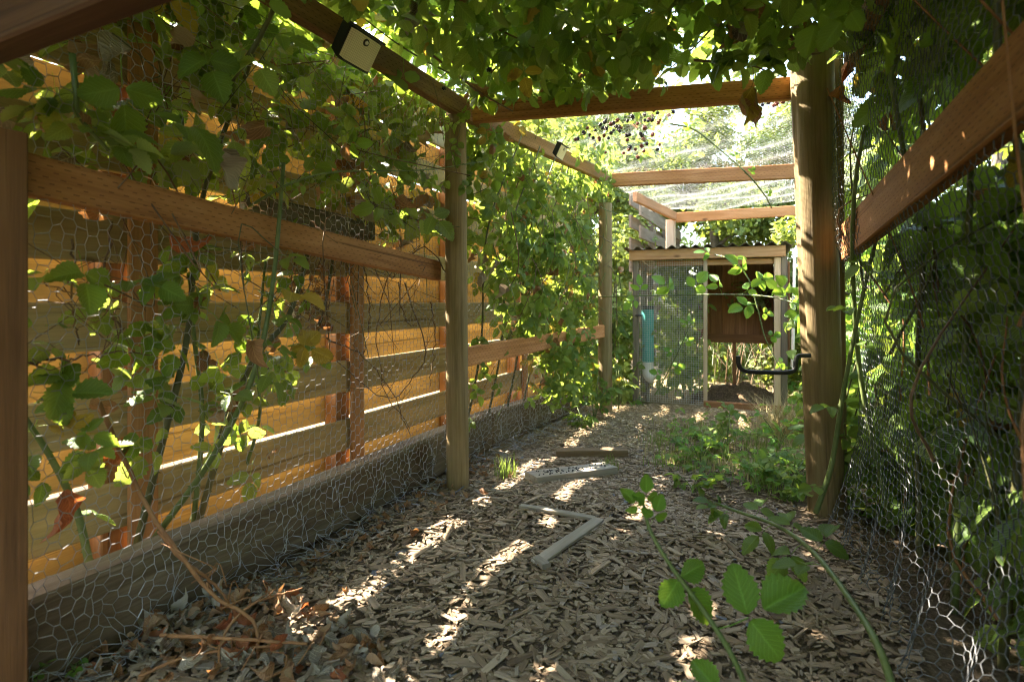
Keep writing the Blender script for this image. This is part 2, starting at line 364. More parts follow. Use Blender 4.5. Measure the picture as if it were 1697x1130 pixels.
M_berry = cane_mat('ripe blackberry', (0.008, 0.006, 0.010), (0.025, 0.012, 0.018), 0.3)
M_berryred = cane_mat('unripe red berry', (0.14, 0.025, 0.015), (0.24, 0.06, 0.03), 0.4)

def chip_mat(name, stops, rough=0.85, scale=(8, 90, 90)):
    m, t = new_mat(name); b = NT(t); a = b.n('ShaderNodeAttribute', attribute_name='tint'); l = b.n('ShaderNodeAttribute', attribute_name='luv')
    mp = b.n('ShaderNodeMapping'); t.links.new(l.outputs['Vector'], mp.inputs[0]); mp.inputs['Scale'].default_value = scale
    g = b.noise(mp.outputs[0], 1.0, 5, 0.7, 0.3)
    col = b.ramp(a.outputs['Fac'], stops)
    col = b.mix(b.math('MULTIPLY', b.ramp(g, [(0.35, (1, 1, 1)), (0.6, (0, 0, 0))]), 0.55), col, b.mix(0.75, col, (0.03, 0.02, 0.012, 1)))
    b.out(b.principled(col, rough, b.bump(g, 0.6, 0.003), spec=0.2)); return m
M_chip = chip_mat('wood chip', [(0.0, (0.095, 0.062, 0.037)), (0.25, (0.195, 0.138, 0.088)), (0.6, (0.285, 0.215, 0.147)), (0.85, (0.385, 0.305, 0.22)), (1.0, (0.16, 0.165, 0.19))])
M_shaving = chip_mat('pale shaving', [(0.0, (0.20, 0.14, 0.085)), (0.4, (0.36, 0.27, 0.16)), (0.8, (0.48, 0.38, 0.24)), (1.0, (0.55, 0.46, 0.32))])

def ground_mat():
    m, t = new_mat('mulch soil'); b = NT(t); tc = b.n('ShaderNodeTexCoord'); p = tc.outputs['Object']
    f1 = b.noise(p, 2.1, 5, 0.6); f2 = b.noise(p, 70, 5, 0.7); f3 = b.noise(p, 260, 3, 0.7)
    soil = b.ramp(b.math('ADD', b.math('MULTIPLY', f1, 0.35), b.math('MULTIPLY', f2, 0.65)), [(0.35, (0.06, 0.044, 0.03)), (0.52, (0.14, 0.105, 0.07)), (0.66, (0.24, 0.185, 0.13))])
    straw = b.ramp(f2, [(0.35, (0.13, 0.095, 0.05)), (0.6, (0.36, 0.28, 0.16))])
    sp = b.n('ShaderNodeSeparateXYZ'); t.links.new(p, sp.inputs[0])
    far = b.n('ShaderNodeMapRange', i_1=2.9, i_2=3.9); b.set(far.inputs[0], b.math('ADD', sp.outputs[1], b.math('MULTIPLY', f1, 0.7)))
    col = b.mix(far.outputs[0], soil, straw)
    b.out(b.principled(col, 0.95, b.bump(b.math('ADD', f2, b.math('MULTIPLY', f3, 0.5)), 0.9, 0.02), spec=0.1)); return m
M_ground = ground_mat()

# ------------------------------------------------------------------ ground
def gz(x, y):
    return 0.012 * np.sin(x * 3.1 + 1.3) * np.cos(y * 2.7) + 0.008 * np.sin(x * 7.3 + y * 5.1) + 0.006 * np.cos(y * 11.0 - x * 4.0)
def build_ground():
    k = np.linspace(-1, 1, 221); g = np.sinh(k * 5.2) / np.sinh(5.2) * 150
    X, Y = np.meshgrid(g + 0.4, g + 2.4); near = np.exp(-((X - .4) ** 2 + (Y - 2.4) ** 2) / 60)
    Z = gz(X, Y) * near - 0.003
    V = np.stack([X, Y, Z], -1).reshape(-1, 3); n = len(k)
    i = (np.arange(n - 1)[:, None] * n + np.arange(n - 1)[None]).ravel()
    o = link('ground', raw_mesh('ground', V, np.stack([i, i + 1, i + n + 1, i + n], -1), M_ground, smooth=True)); tag(o, 'dark mulch covered ground of the chicken run', kind='structure')
build_ground()
def on_ground(p): return np.array([p[0], p[1], gz(p[0], p[1]) - 0.004])

# ------------------------------------------------------------------ the board fence (two staggered layers of boards on posts)
FT = -0.50
def build_fence():
    f = thing('board_fence', 'tall shadowbox fence of orange brown horizontal boards behind the brambles', 'fence', S(0, FT - 0.07, 0))
    PITCH = 0.272; joints = [-4.1, -2.15, -0.19, 1.77, 3.45]
    rg = random.Random(3)
    for row in range(-1, 8):
        ztop = 0.566 + PITCH * (row - 2) + 0.006
        for a, c in zip(joints[:-1], joints[1:]):
            j = rg.uniform(-0.005, 0.005)
            if ztop - 0.145 > -0.3:
                plank('board', S(a + 0.003, FT, ztop - 0.0725 + j), S(c - 0.003, FT, ztop - 0.0725 + j + rg.uniform(-.004, .004)), 0.019, 0.145, M_fenceshade, f, warp=0.002, nx=4)
            zb = ztop + 0.127 / 2 + (0.008 if row >= 3 else 0)
            plank('board', S(a + 0.003, FT - 0.103, zb + j), S(c - 0.003, FT - 0.103, zb - j), 0.022, 0.156 if row < 3 else 0.176, M_fence, f, warp=0.002, nx=4)
    for s in (-4.08, -3.13, -2.15, -1.17, -0.19, 0.79, 1.77, 2.75, 3.43):
        p = plank('post', S(s, FT - 0.052, -0.05), S(s, FT - 0.052, 2.08), 0.088, 0.074, M_fpost, f, up=N)
        if -2.6 < s < 3: plank('cover_strip', S(s + 0.055, FT + 0.022, 0.0), S(s + 0.055, FT + 0.022, 1.9), 0.088, 0.018, M_fpost, f, up=N)
    # the stretch beyond, turned slightly
    g = thing('board_fence', 'weathered grey brown fence stretch rising behind the coop roof corner', 'fence', at(1080, 470, 7))
    a, c = at(1052, 0, 6.3), at(1122, 0, 9.0); d = unit(np.array([c[0] - a[0], c[1] - a[1], 0])); nn = np.array([d[1], -d[0], 0])
    for q in (0.33, 0.66, 1.0):
        pt = a + (c - a) * q; plank('post', [pt[0], pt[1], -0.05], [pt[0], pt[1], 2.06], 0.09, 0.09, M_fargrey, g, up=nn)
    for row in range(8):
        z = 0.1 + row * 0.26
        for off, zz in ((0.058, z), (-0.058, z + 0.13)):
            p0, p1 = a + nn * off, c + nn * off
            plank('board', [p0[0], p0[1], zz], [p1[0], p1[1], zz], 0.022, 0.145, M_fargrey, g, nx=2)
build_fence()

# ------------------------------------------------------------------ the run's own timber frame
P3 = at(1003, 500, 4.15); P3[2] = 0
PR = np.array([1.245, 2.2, 0.0])
def build_frame():
    f = thing('chicken_run', 'timber frame of the chicken run: round posts, incised rails and roof beams', 'chicken run', P2)
    o = round_post('post', P2 + [0.0, 0, -0.05], P2 + [-0.012, 0, 1.70], 0.053, M_post, f, [(0.15, 0.02, 0, 1)], 1)
    tag(o, 'slim round post with a full length split, beside the open fence window')
    o = round_post('post', P3 + [0, 0, -0.05], P3 + [0, 0, 1.60], 0.054, M_post, f, [(2.8, 0.008, 0.1, 0.7)], 2); tag(o, 'round post beside the coop')
    o = round_post('post', PR + [0.03, 0, -0.05], PR + [-0.035, 0.0, 1.90], 0.066, M_post, f, [(-0.5, 0.012, 0.0, 0.62), (0.55, 0.010, 0.1, 0.9)], 3, -0.2); tag(o, 'thick leaning round post carrying the hook')
    plank('post', PR + U * 0.09 + N * 0.085, PR + U * 0.09 + N * 0.07 + UP * 1.9, 0.05, 0.04, M_post, f, up=N)
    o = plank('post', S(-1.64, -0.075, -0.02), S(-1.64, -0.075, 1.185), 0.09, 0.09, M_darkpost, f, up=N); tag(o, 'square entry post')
    # left rails
    o = plank('rail', S(-1.585, -0.11, 1.118), S(-0.03, -0.092, 0.992), 0.04, 0.089, M_rail, f); tag(o, 'orange brown rail with incised dashes')
    plank('rail', P2 + N * -0.005 + U * 0.05 + UP * 0.588, P3 - U * 0.05 + UP * 0.628 - N * 0.01, 0.04, 0.092, M_rail, f)
    o = plank('rail', at(402, 338, 2.02) + UP * 0.0, at(617, 384, 2.62), 0.035, 0.088, M_grey, f); tag(o, 'weathered grey offcut behind the rail')
    # nail heads on the long rail, staples on the slim post
    a_, b_ = S(-1.585, -0.11, 1.118), S(-0.03, -0.092, 0.992); rail = [c for c in f.children if c.name.startswith('rail')][0]
    V, Fn = tube([(0, 0, 0), (0, 0, .0022)], .0046, 8); nail = raw_mesh('nail', V, Fn, M_black)
    for q, h in ((.045, .016), (.05, -.02), (.30, .005), (.50, -.012), (.53, .018), (.72, .0), (.965, .018), (.97, -.02)):
        p = a_ + (b_ - a_) * q + UP * h + N * .0205; n_ = bpy.data.objects.new('nail', nail); C.objects.link(n_); n_.parent = rail
        n_.matrix_local = rail.matrix_local.inverted() @ Matrix.Translation(Vector(p) - f.location) @ Vector(N).to_track_quat('Z', 'Y').to_matrix().to_4x4()
    # right rails
    o = plank('rail', at(1392, 404, 2.12) + N * 0.02, S(-1.85, 1.73, 1.285), 0.04, 0.142, M_rail, f); tag(o, 'wide rail on the right wall')
    # roof beams
    plank('beam', S(-2.9, 0.0, 1.752), S(0.075, 0.0, 1.752), 0.04, 0.089, M_beam, f)
    plank('beam', P2 + U * 0.08 + UP * 1.752, P3 + U * 0.06 + UP * 1.81, 0.04, 0.089, M_beam, f)
    hb0, hb1 = P2 + np.array([0.07, 0.02, 1.728]), PR + np.array([-0.03, 0.075, 1.745])
    o = plank('beam', hb0, hb1, 0.04, 0.092, M_rail, f); tag(o, 'cross beam under the leaf canopy')
    e3 = P3 + UP * 1.80; r3 = at(1420, 262, 3.75)
    plank('beam', P3 + UP * 1.775 + np.array([0.055, 0, 0]), at(1335, 283, 3.72), 0.04, 0.10, M_rail, f, warp=0.006, nx=6)
    e4 = at(1117, 361, 5.87); plank('beam', e4 + [0.02, 0, 0], at(1345, 348, 5.5), 0.04, 0.105, M_rail, f)
    plank('beam', at(1052, 326, 5.0), e4 + [0, -0.03, 0.01], 0.04, 0.09, M_beam, f)
    plank('post', [e4[0] - 0.02, e4[1] + 0.05, 0], [e4[0] - 0.02, e4[1] + 0.05, 1.74], 0.09, 0.09, M_pale, f, up=U)
    # entry cross bar overhead
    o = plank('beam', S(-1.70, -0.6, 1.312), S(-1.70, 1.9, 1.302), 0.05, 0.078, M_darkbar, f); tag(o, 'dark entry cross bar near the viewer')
    plank('beam', S(-2.9, 1.75, 1.752), PR + UP * 1.8 - U * 0.05 + N * 0.1, 0.04, 0.089, M_beam, f)
build_frame()
def kick():
    o = plank('ground_timber', S(-2.0, -0.19, 0.105), S(0.62, -0.19, 0.105), 0.10, 0.205, M_kick, b=0.010, warp=0.004, nx=12)
    tag(o, 'grey weathered timber lying along the fence foot behind the wire', 'timber')
    o = plank('ground_timber', S(0.66, -0.20, 0.105), S(2.1, -0.08, 0.10), 0.10, 0.19, M_kick, b=0.010, warp=0.004, nx=8)
    tag(o, 'farther grey timber at the fence foot under the vine wall', 'timber')
kick()

# ------------------------------------------------------------------ chicken wire
def hex_edges(u0, u1, v0, v1, ch, cw):
    """hexagons with their twisted edge along u; ch = flat to flat across v, cw = repeat along u. Edges as pairs of (u, v)"""
    e1, e2 = [], []; tw = cw * 0.36; di = cw * 0.14 * 1.0
    nv = int((v1 - v0) / (ch / 2)) + 1; nu = int((u1 - u0) / cw) + 1
    E = []
    for j in range(nv):
        v = v0 + j * ch / 2
        for i in range(nu):
            u = u0 + i * cw + (cw / 2 if j % 2 else 0)
            E.append(((u, v), (u + tw, v), 1))
            E.append(((u + tw, v), (u + cw / 2, v + ch / 2), 0))
            E.append(((u, v), (u + tw - cw / 2, v + ch / 2), 0))
    return E
def prisms(A, B, r, sides=3):
    D = B - A; L = np.linalg.norm(D, axis=1)[:, None]; D = D / np.maximum(L, 1e-9)
    ref = np.where(np.abs(D[:, 2:3]) < 0.8, np.array([[0, 0, 1.0]]), np.array([[1.0, 0, 0]])); X = np.cross(D, ref); X /= np.linalg.norm(X, axis=1)[:, None]; Y = np.cross(D, X)
    th = np.linspace(0, 2 * np.pi, sides, endpoint=False); r = np.asarray(r)[:, None, None]
    ring = np.cos(th)[None, :, None] * X[:, None] + np.sin(th)[None, :, None] * Y[:, None]
    V = np.concatenate([A[:, None] - D[:, None] * .0006 + ring * r, B[:, None] + D[:, None] * .0006 + ring * r], 1).reshape(-1, 3)
    base = np.arange(len(A))[:, None, None] * 2 * sides; j = np.arange(sides); k = (j + 1) % sides
    F = np.stack([j, k, sides + k, sides + j], -1)[None] + base
    return V, F.reshape(-1, 4)
def wire_sheet(name, label, surf, u0, u1, v0, v1, ch, cw, r, mat, jit=0.0025, keep=None, swap=False, seed=1):
    E = hex_edges(u0, u1, v0, v1, ch, cw); uv = np.array([[a, b] for a, b, _ in E]); tw = np.array([k for *_, k in E])
    key = np.round(uv / 1e-4).astype(np.int64).reshape(-1, 2); uq, inv = np.unique(key, axis=0, return_inverse=True); inv = inv.reshape(-1, 2)
    rg = np.random.default_rng(seed); P2d = uq * 1e-4 + rg.normal(0, jit, uq.shape)
    ok = (P2d[:, 0] >= u0) & (P2d[:, 0] <= u1) & (P2d[:, 1] >= v0) & (P2d[:, 1] <= v1)
    if keep is not None: ok &= keep(P2d[:, 0], P2d[:, 1])
    m = ok[inv[:, 0]] & ok[inv[:, 1]]; inv, tw = inv[m], tw[m]
    W = surf(P2d[:, 0], P2d[:, 1])
    V, F = prisms(W[inv[:, 0]], W[inv[:, 1]], np.where(tw == 1, r * 1.55, r))
    org = W.mean(0); org[2] = W[:, 2].min()
    o = link(name, raw_mesh(name, V - org, F, mat), None, org); tag(o, label, 'wire mesh'); return o
def wob(a, b, k): return np.sin(a * 5.1 + k) * np.cos(b * 4.3 + k * 2) * 0.6 + np.sin(a * 11.3 + b * 7.7 + k * 3) * 0.4
def left_surf(lo):
    def f(u, v):                               # u along the run, v = length up the sheet; the first part lies crumpled on the mulch
        z = np.where(v < 0.14, 0.02 + 0.25 * np.maximum(v - 0.03, 0), v - 0.10)
        t = np.where(v < 0.14, -0.02 - 0.55 * v, -0.097)
        cr = np.clip(1 - (v - 0.12) / 0.22, 0, 1)
        t = t + wob(u, v, 1) * 0.010 + cr * (0.028 * np.sin(u * 31 + 2 * np.sin(v * 20)) + 0.02 * np.sin(u * 73 + v * 31))
        z = z + cr * 0.014 * np.sin(u * 47 + 1.3 * np.sin(u * 9)); z = np.maximum(z, 0.012)
        uu = u + wob(u, v, 4) * 0.008 + cr * 0.015 * np.sin(v * 40 + u * 17)
        g = P2[None] + uu[:, None] * U + (t + lo * np.clip((u - 0.05) / 1.8, 0, 1))[:, None] * N; g[:, 2] = z; return g
    return f
wire_sheet('chicken_wire', 'chicken wire stretched over the fence window between the square entry post and split post', left_surf(0), -1.58, -0.01, 0.0, 1.83, 0.036, 0.049, 0.0008, M_wire, jit=0.0022, seed=2)
wire_sheet('chicken_wire', 'chicken wire under the vine wall between the split post and the coop', left_surf(0.15), 0.02, 1.8, 0.0, 1.83, 0.034, 0.046, 0.0008, M_wire, jit=0.0022, seed=3)
RA, RB = PR + N * 0.05 - U * 0.03, S(-1.95, 1.765, 0)
def right_surf(u, v):
    f = np.clip(v / 1.8, 0, 1); L = np.linalg.norm(RB - RA); d = (RB - RA) / L
    bulge = 0.075 * np.sin(np.pi * np.clip(v / 1.1, 0, 1)) + wob(u, v, 2) * 0.018
    foot = np.clip(1 - v / 0.35, 0, 1)
    bulge = bulge - foot * 0.045 + foot * 0.025 * np.sin(u * 29 + v * 9)
    P = RA[None] + u[:, None] * d + bulge[:, None] * N; P[:, 2] = np.maximum(v - 0.02, 0.01) + wob(u, v, 5) * 0.008; return P
def swapped(s): return lambda v, u: s(u, v)
wire_sheet('chicken_wire', 'shaded chicken wire bulging below the wide rail on the right', swapped(right_surf), 0.0, 1.95, 0.0, 2.25, 0.032, 0.046, 0.0010, M_shadewire, jit=0.002, seed=4)
def roof_surf(u, v):
    sag = 0.05 * np.sin(np.pi * v / 1.5) ** 2 * np.abs(np.sin(np.pi * (u - 0.05) / 1.75)) + 0.02 * wob(u * 1.4, v * 1.4, 3)
    P = P2[None] + u[:, None] * U + (v + 0.15 * np.clip(u / 1.8, 0, 1))[:, None] * N; P[:, 2] = 1.845 - sag; return P
wire_sheet('bird_netting', 'pale netting sagging over the roof beams above the coop path', roof_surf, 0.0, 3.9, -0.05, 1.75, 0.030, 0.036, 0.00055, M_net, seed=5)

# ------------------------------------------------------------------ leaves
def leaflet(nseg, serr, fold, droop, wid, L, cols=2, curl=0.0, seed=0):
    """ovate toothed leaflet along +Y, face up. Returns V, quads, luv"""
    rg = np.random.default_rng(seed); V, uv = [], []
    xs = [-1, -0.5, 0, 0.5, 1] if cols == 2 else [-1, 0, 1]
    for i in range(nseg + 1):
        v = i / nseg; w_ = wid * (math.sin(math.pi * min(1, v ** 0.78)) ** 0.62) * (1 - 0.10 * v) if 0 < i < nseg else (0.012 * wid if i else 0.1 * wid)
        for x in xs:
            e = serr * (1 if i % 2 else -1) * wid if abs(x) == 1 and 0 < i < nseg else 0
            xx = x * (w_ + e); zz = abs(x) * w_ * fold - droop * v * v * L + (abs(x) ** 2) * w_ * curl
            pl = 0.012 * L * (1 if i % 2 else -1) * abs(x) if cols == 2 else 0
            y = v * L + (0.10 * L * abs(x) * (1 - v) if 0 < i < nseg else 0) * 0.6
            V.append((xx + rg.normal(0, .0004), y, zz + pl)); uv.append((x, v, 0))
    m = len(xs); i = np.arange(nseg)[:, None] * m; j = np.arange(m - 1)[None]
    F = np.stack([i + j, i + j + 1, i + m + j + 1, i + m + j], -1).reshape(-1, 4)
    return np.array(V), F, np.array(uv)
def rotz(V, a): c, s = math.cos(a), math.sin(a); return V @ np.array([[c, s, 0], [-s, c, 0], [0, 0, 1]])
def rotx(V, a): c, s = math.cos(a), math.sin(a); return V @ np.array([[1, 0, 0], [0, c, s], [0, -s, c]])
def roty(V, a): c, s = math.cos(a), math.sin(a); return V @ np.array([[c, 0, -s], [0, 1, 0], [s, 0, c]])
def compound(nleaf, seed, lod=0, curl=0.0, L=0.085):
    """a bramble leaf: stalk and three or five leaflets; unit is the metre"""
    rg = np.random.default_rng(seed); Vs, Fs, T = [], [], []; n = 0
    nseg, cols = (14, 2) if lod == 0 else ((6, 1) if lod == 1 else (4, 1))
    st = 0.055
    def put(V, F, uv):
        nonlocal n
        Vs.append(V); Fs.append(F + n); T.append(uv); n += len(V)
    P = np.array([[0, 0, 0], [0.002, st * .5, 0.004], [0, st, 0]]); V, F = tube(P, 0.0011, 3, False); put(V, F[0], np.tile([0, 0.5, 0], (len(V), 1)))
    spec = [(0, 1.0, 0.03)] + ([(-1.22, 0.84, 0.005), (1.22, 0.84, 0.005)] if nleaf >= 3 else []) + ([(-2.1, 0.62, 0.002), (2.1, 0.62, 0.002)] if nleaf >= 5 else [])
    for a, k, gap in spec:
        V, F, uv = leaflet(nseg, 0.085 if lod == 0 else 0.06, rg.uniform(.02, .55), rg.uniform(.0, .55), 0.375 * L * k * rg.uniform(.86, 1.16), L * k * rg.uniform(.85, 1.1), cols, rg.uniform(-.25, .25), int(rg.integers(1e6)))
        V = V + [0, gap, 0]; V = roty(V, rg.uniform(-.35, .35)); V = rotx(V, rg.uniform(-.35, .1)); V = rotz(V, a + rg.uniform(-.15, .15)) + [0, st, 0]; put(V, F, uv)
    return np.concatenate(Vs), np.concatenate(Fs), np.concatenate(T)
LEAVES = {k: [compound(n, 10 + i * 7 + k, k) for i, n in enumerate((3, 3, 5, 3, 5, 3, 3, 1, 5, 3, 3, 3))] for k in (0, 1, 2)}
def single(seed, curl, lod=0, L=0.085, droop=None):
    rg = np.random.default_rng(seed); V, F, uv = leaflet(10 if lod == 0 else 5, .05, rg.uniform(.1, .5), rg.uniform(.1, .8) if droop is None else droop, .29 * L, L, 2, curl, seed)
    V[:, 2] += .12 * L * np.sin(V[:, 1] / L * 9 + seed) * rg.uniform(.4, 1) + .10 * L * np.sin(V[:, 0] / L * 14 + V[:, 1] / L * 5 + seed); tw = V[:, 1] / L * rg.uniform(-2.2, 2.2); V = np.stack([V[:, 0] * np.cos(tw) - V[:, 2] * np.sin(tw), V[:, 1], V[:, 0] * np.sin(tw) + V[:, 2] * np.cos(tw)], -1)
    return V, F, uv
CURLED = [single(50 + i, c) for i, c in enumerate((.5, 1.1, -.7, 1.5, -1.0, .8))]
_cache = {}
def leaf_mesh(kind, i, mat):
    key = (kind, i, mat.name)
    if key not in _cache:
        V, F, uv = CURLED[i] if kind == 'curled' else LEAVES[kind][i]
        _cache[key] = raw_mesh('leaf', V, F, mat, {'luv': uv, 'tint': np.full(len(V), (i * 0.37) % 1)}, True)
    return _cache[key]
def pose(p, d, nrm, s):
    y = unit(d); z = np.asarray(nrm, float); z = z - y * (z @ y)
    if np.linalg.norm(z) < 1e-3: z = np.cross(y, [0.3, 0.5, 0.8])
    z = unit(z); x = np.cross(y, z); return np.array([x * s, y * s, z * s, np.asarray(p, float)])      # rows: axes and place
def in_view(p, m=0.03):
    if p[1] < 0.15: return False
    px = CX + p[0] / p[1] * FP; py = HY + (CAMH - p[2]) / p[1] * FP
    return -1697 * m < px < 1697 * (1 + m) and -1130 * m < py < 1130 * (1 + m)
# sight lines kept open by pruning: outline seen from the path, how far off the thing behind is, share of leaves cut
CLEAR = [([(425, 318), (622, 362), (622, 395), (425, 355)], 2.7, .88), ([(40, 243), (750, 433), (750, 472), (40, 332)], None, .93), ([(785, 182), (1330, 124), (1330, 152), (785, 208)], 2.6, .85), ([(735, 165), (778, 165), (778, 805), (735, 805)], 2.55, .9),
         ([(985, 330), (1020, 330), (1022, 690), (985, 690)], 4.3, .86), ([(1318, 112), (1388, 112), (1400, 840), (1340, 840)], 2.3, .95), ([(532, 25), (640, 25), (640, 122), (532, 122)], 2.3, 1.0), ([(895, 225), (955, 225), (955, 285), (895, 285)], 3.6, 1.0),
         ([(430, -5), (520, -5), (775, 140), (740, 172)], 2.7, .7), ([(1380, 370), (1700, 10), (1700, 260), (1380, 440)], 2.2, .97), ([(825, 200), (1005, 290), (1000, 305), (825, 220)], 4.3, .6), ([(1165, 430), (1292, 430), (1292, 690), (1165, 690)], 9, .97), ([(585, 395), (738, 395), (738, 800), (585, 800)], 2.6, .9),
         ([(0, 210), (56, 215), (50, 1130), (0, 1130)], 1.2, 1.0), ([(1030, 400), (1325, 400), (1325, 440), (1030, 440)], 4.4, .9), ([(1055, 505), (1080, 505), (1080, 610), (1055, 610)], 4.6, .97), ([(1020, 262), (1330, 262), (1330, 390), (1020, 390)], 6, .85)]
def inside(poly, x, y):
    r = False; j = len(poly) - 1
    for i in range(len(poly)):
        (xi, yi), (xj, yj) = poly[i], poly[j]
        if (yi > y) != (yj > y) and x < (xj - xi) * (y - yi) / (yj - yi) + xi: r = not r
        j = i
    return r
def pruned(P):
    for q in (P[3] + P[1] * .03, P[3] + P[1] * .09, P[3] + P[1] * .13):
        if q[1] < .2: continue
        x = CX + q[0] / q[1] * FP; y = HY + (CAMH - q[2]) / q[1] * FP
        for poly, far, share in CLEAR:
            if inside(poly, x, y):
                f = far if far is not None else 1.2 + 1.45 * (x - 50) / 700
                if q[1] < f and rng.random() < share: return True
    return False
class Plant:
    """one bramble: canes and leaves, the leaves that show largest as parts of their own"""
    def __init__(s, name, label, cat, loc, group=None, prune=True):
        s.o = thing(name, label, cat, loc, group); s.leaves = []; s.tw = {}; s.prune = prune; s.variants = list(range(12))
    def cane(s, P, r, mat=None, sides=6, thorns=False, name='cane'):
        mat = mat or M_cane
        g = Geo(); V, F = tube(P, r, sides); g.add(V, F)
        if thorns: add_thorns(g, P, r)
        return g.obj(name, mat, s.o, smooth=True)
    def twig(s, P, r, mat=None, sides=4):
        mat = mat or M_twig; g = s.tw.setdefault(mat.name, (Geo(), mat))[0]; V, F = tube(P, r, sides, False); g.add(V, F)
    def leaf(s, p, d, nrm, size, mat=None, kind=0, idx=None):
        P = pose(p, d, nrm, size); ix = (random.randrange(6) if kind == 'curled' else random.choice(s.variants)) if idx is None else idx
        if s.prune and pruned(P): return
        s.leaves.append((P, mat or M_leaf, kind, ix))
    def finish(s, nparts=290, lodfar=2.6):
        for g, m in s.tw.values(): tag(g.obj('twigs', m, s.o, smooth=True), kind='stuff')
        sc_ = []
        for i, (P, m, k, x) in enumerate(s.leaves):
            c = P[3] + P[1] * 0.07
            sc_.append(np.linalg.norm(P[1]) / max(.3, c[1]) if in_view(c) else 0)
        order = np.argsort(-np.array(sc_)) if len(sc_) else []; top = set(int(i) for i in order[:nparts] if sc_[i] > 0)
        base = np.array(top_loc(s.o)); G = {}
        for i, (P, m, k, x) in enumerate(s.leaves):
            if i in top:
                o = bpy.data.objects.new('leaf', leaf_mesh(k, x, m)); C.objects.link(o); o.parent = s.o
                a = P[:3].T; b = P[3] - base
                o.matrix_local = Matrix(((*a[0], b[0]), (*a[1], b[1]), (*a[2], b[2]), (0, 0, 0, 1)))
            else:
                kk = k
                if k == 0: kk = 1 if (P[3][1] < lodfar and in_view(P[3], .1)) else 2
                G.setdefault((m.name, kk, x), [m, []])[1].append(P)
        byM = {}
        for (mn, kk, x), (m, Ps) in G.items():
            V, F, uv = CURLED[x] if kk == 'curled' else LEAVES[kk][x]; Ps = np.array(Ps)
            W = np.einsum('va,nab->nvb', V, Ps[:, :3]) + Ps[:, 3][:, None]; n = len(V)
            FF = (F[None] + (np.arange(len(Ps)) * n)[:, None, None]).reshape(-1, 4)
            g = byM.setdefault(mn, (Geo(), m))[0]
            g.add(W.reshape(-1, 3), FF, luv=np.tile(uv, (len(Ps), 1)), tint=np.repeat(rng.random(len(Ps)), n))
        for g, m in byM.values(): tag(g.obj('foliage', m, s.o, smooth=True), kind='stuff')
        return s.o
def add_thorns(g, P, r):
    P = np.asarray(P); L = np.concatenate([[0], np.cumsum(np.linalg.norm(np.diff(P, axis=0), axis=1))]); n = int(L[-1] / 0.018)
    rr = np.full(len(P), r) if np.ndim(r) == 0 else np.asarray(r)
    for k in range(n):
        x = rng.uniform(0, L[-1]); i = min(len(P) - 2, int(np.searchsorted(L, x)) - 1); i = max(0, i)
        T = unit(P[i + 1] - P[i]); q = P[i] + T * (x - L[i]); d = unit(np.cross(T, rng.normal(size=3))); rad = rr[i]
        sd_ = unit(np.cross(T, d)); b0 = q + d * rad * .7
        V = np.array([b0 + T * .0035, b0 - T * .002 + sd_ * .0018, b0 - T * .002 - sd_ * .0018, q + d * (rad + rng.uniform(.004, .007)) - T * .003])
        g.add(V, np.array([[0, 1, 3], [1, 2, 3], [2, 0, 3]]))
def rnd(k=1.0): return rng.normal(size=3) * k
def leaf_up(p, spread, face, gravity=0.5):
    """direction and normal for a leaf that droops from its stalk and faces mostly «face»"""
    d = unit(rnd() * np.array([1, 1, .5]) * spread + np.array([0, 0, -gravity])); n = unit(np.asarray(face) + rnd(.42)); return d, n

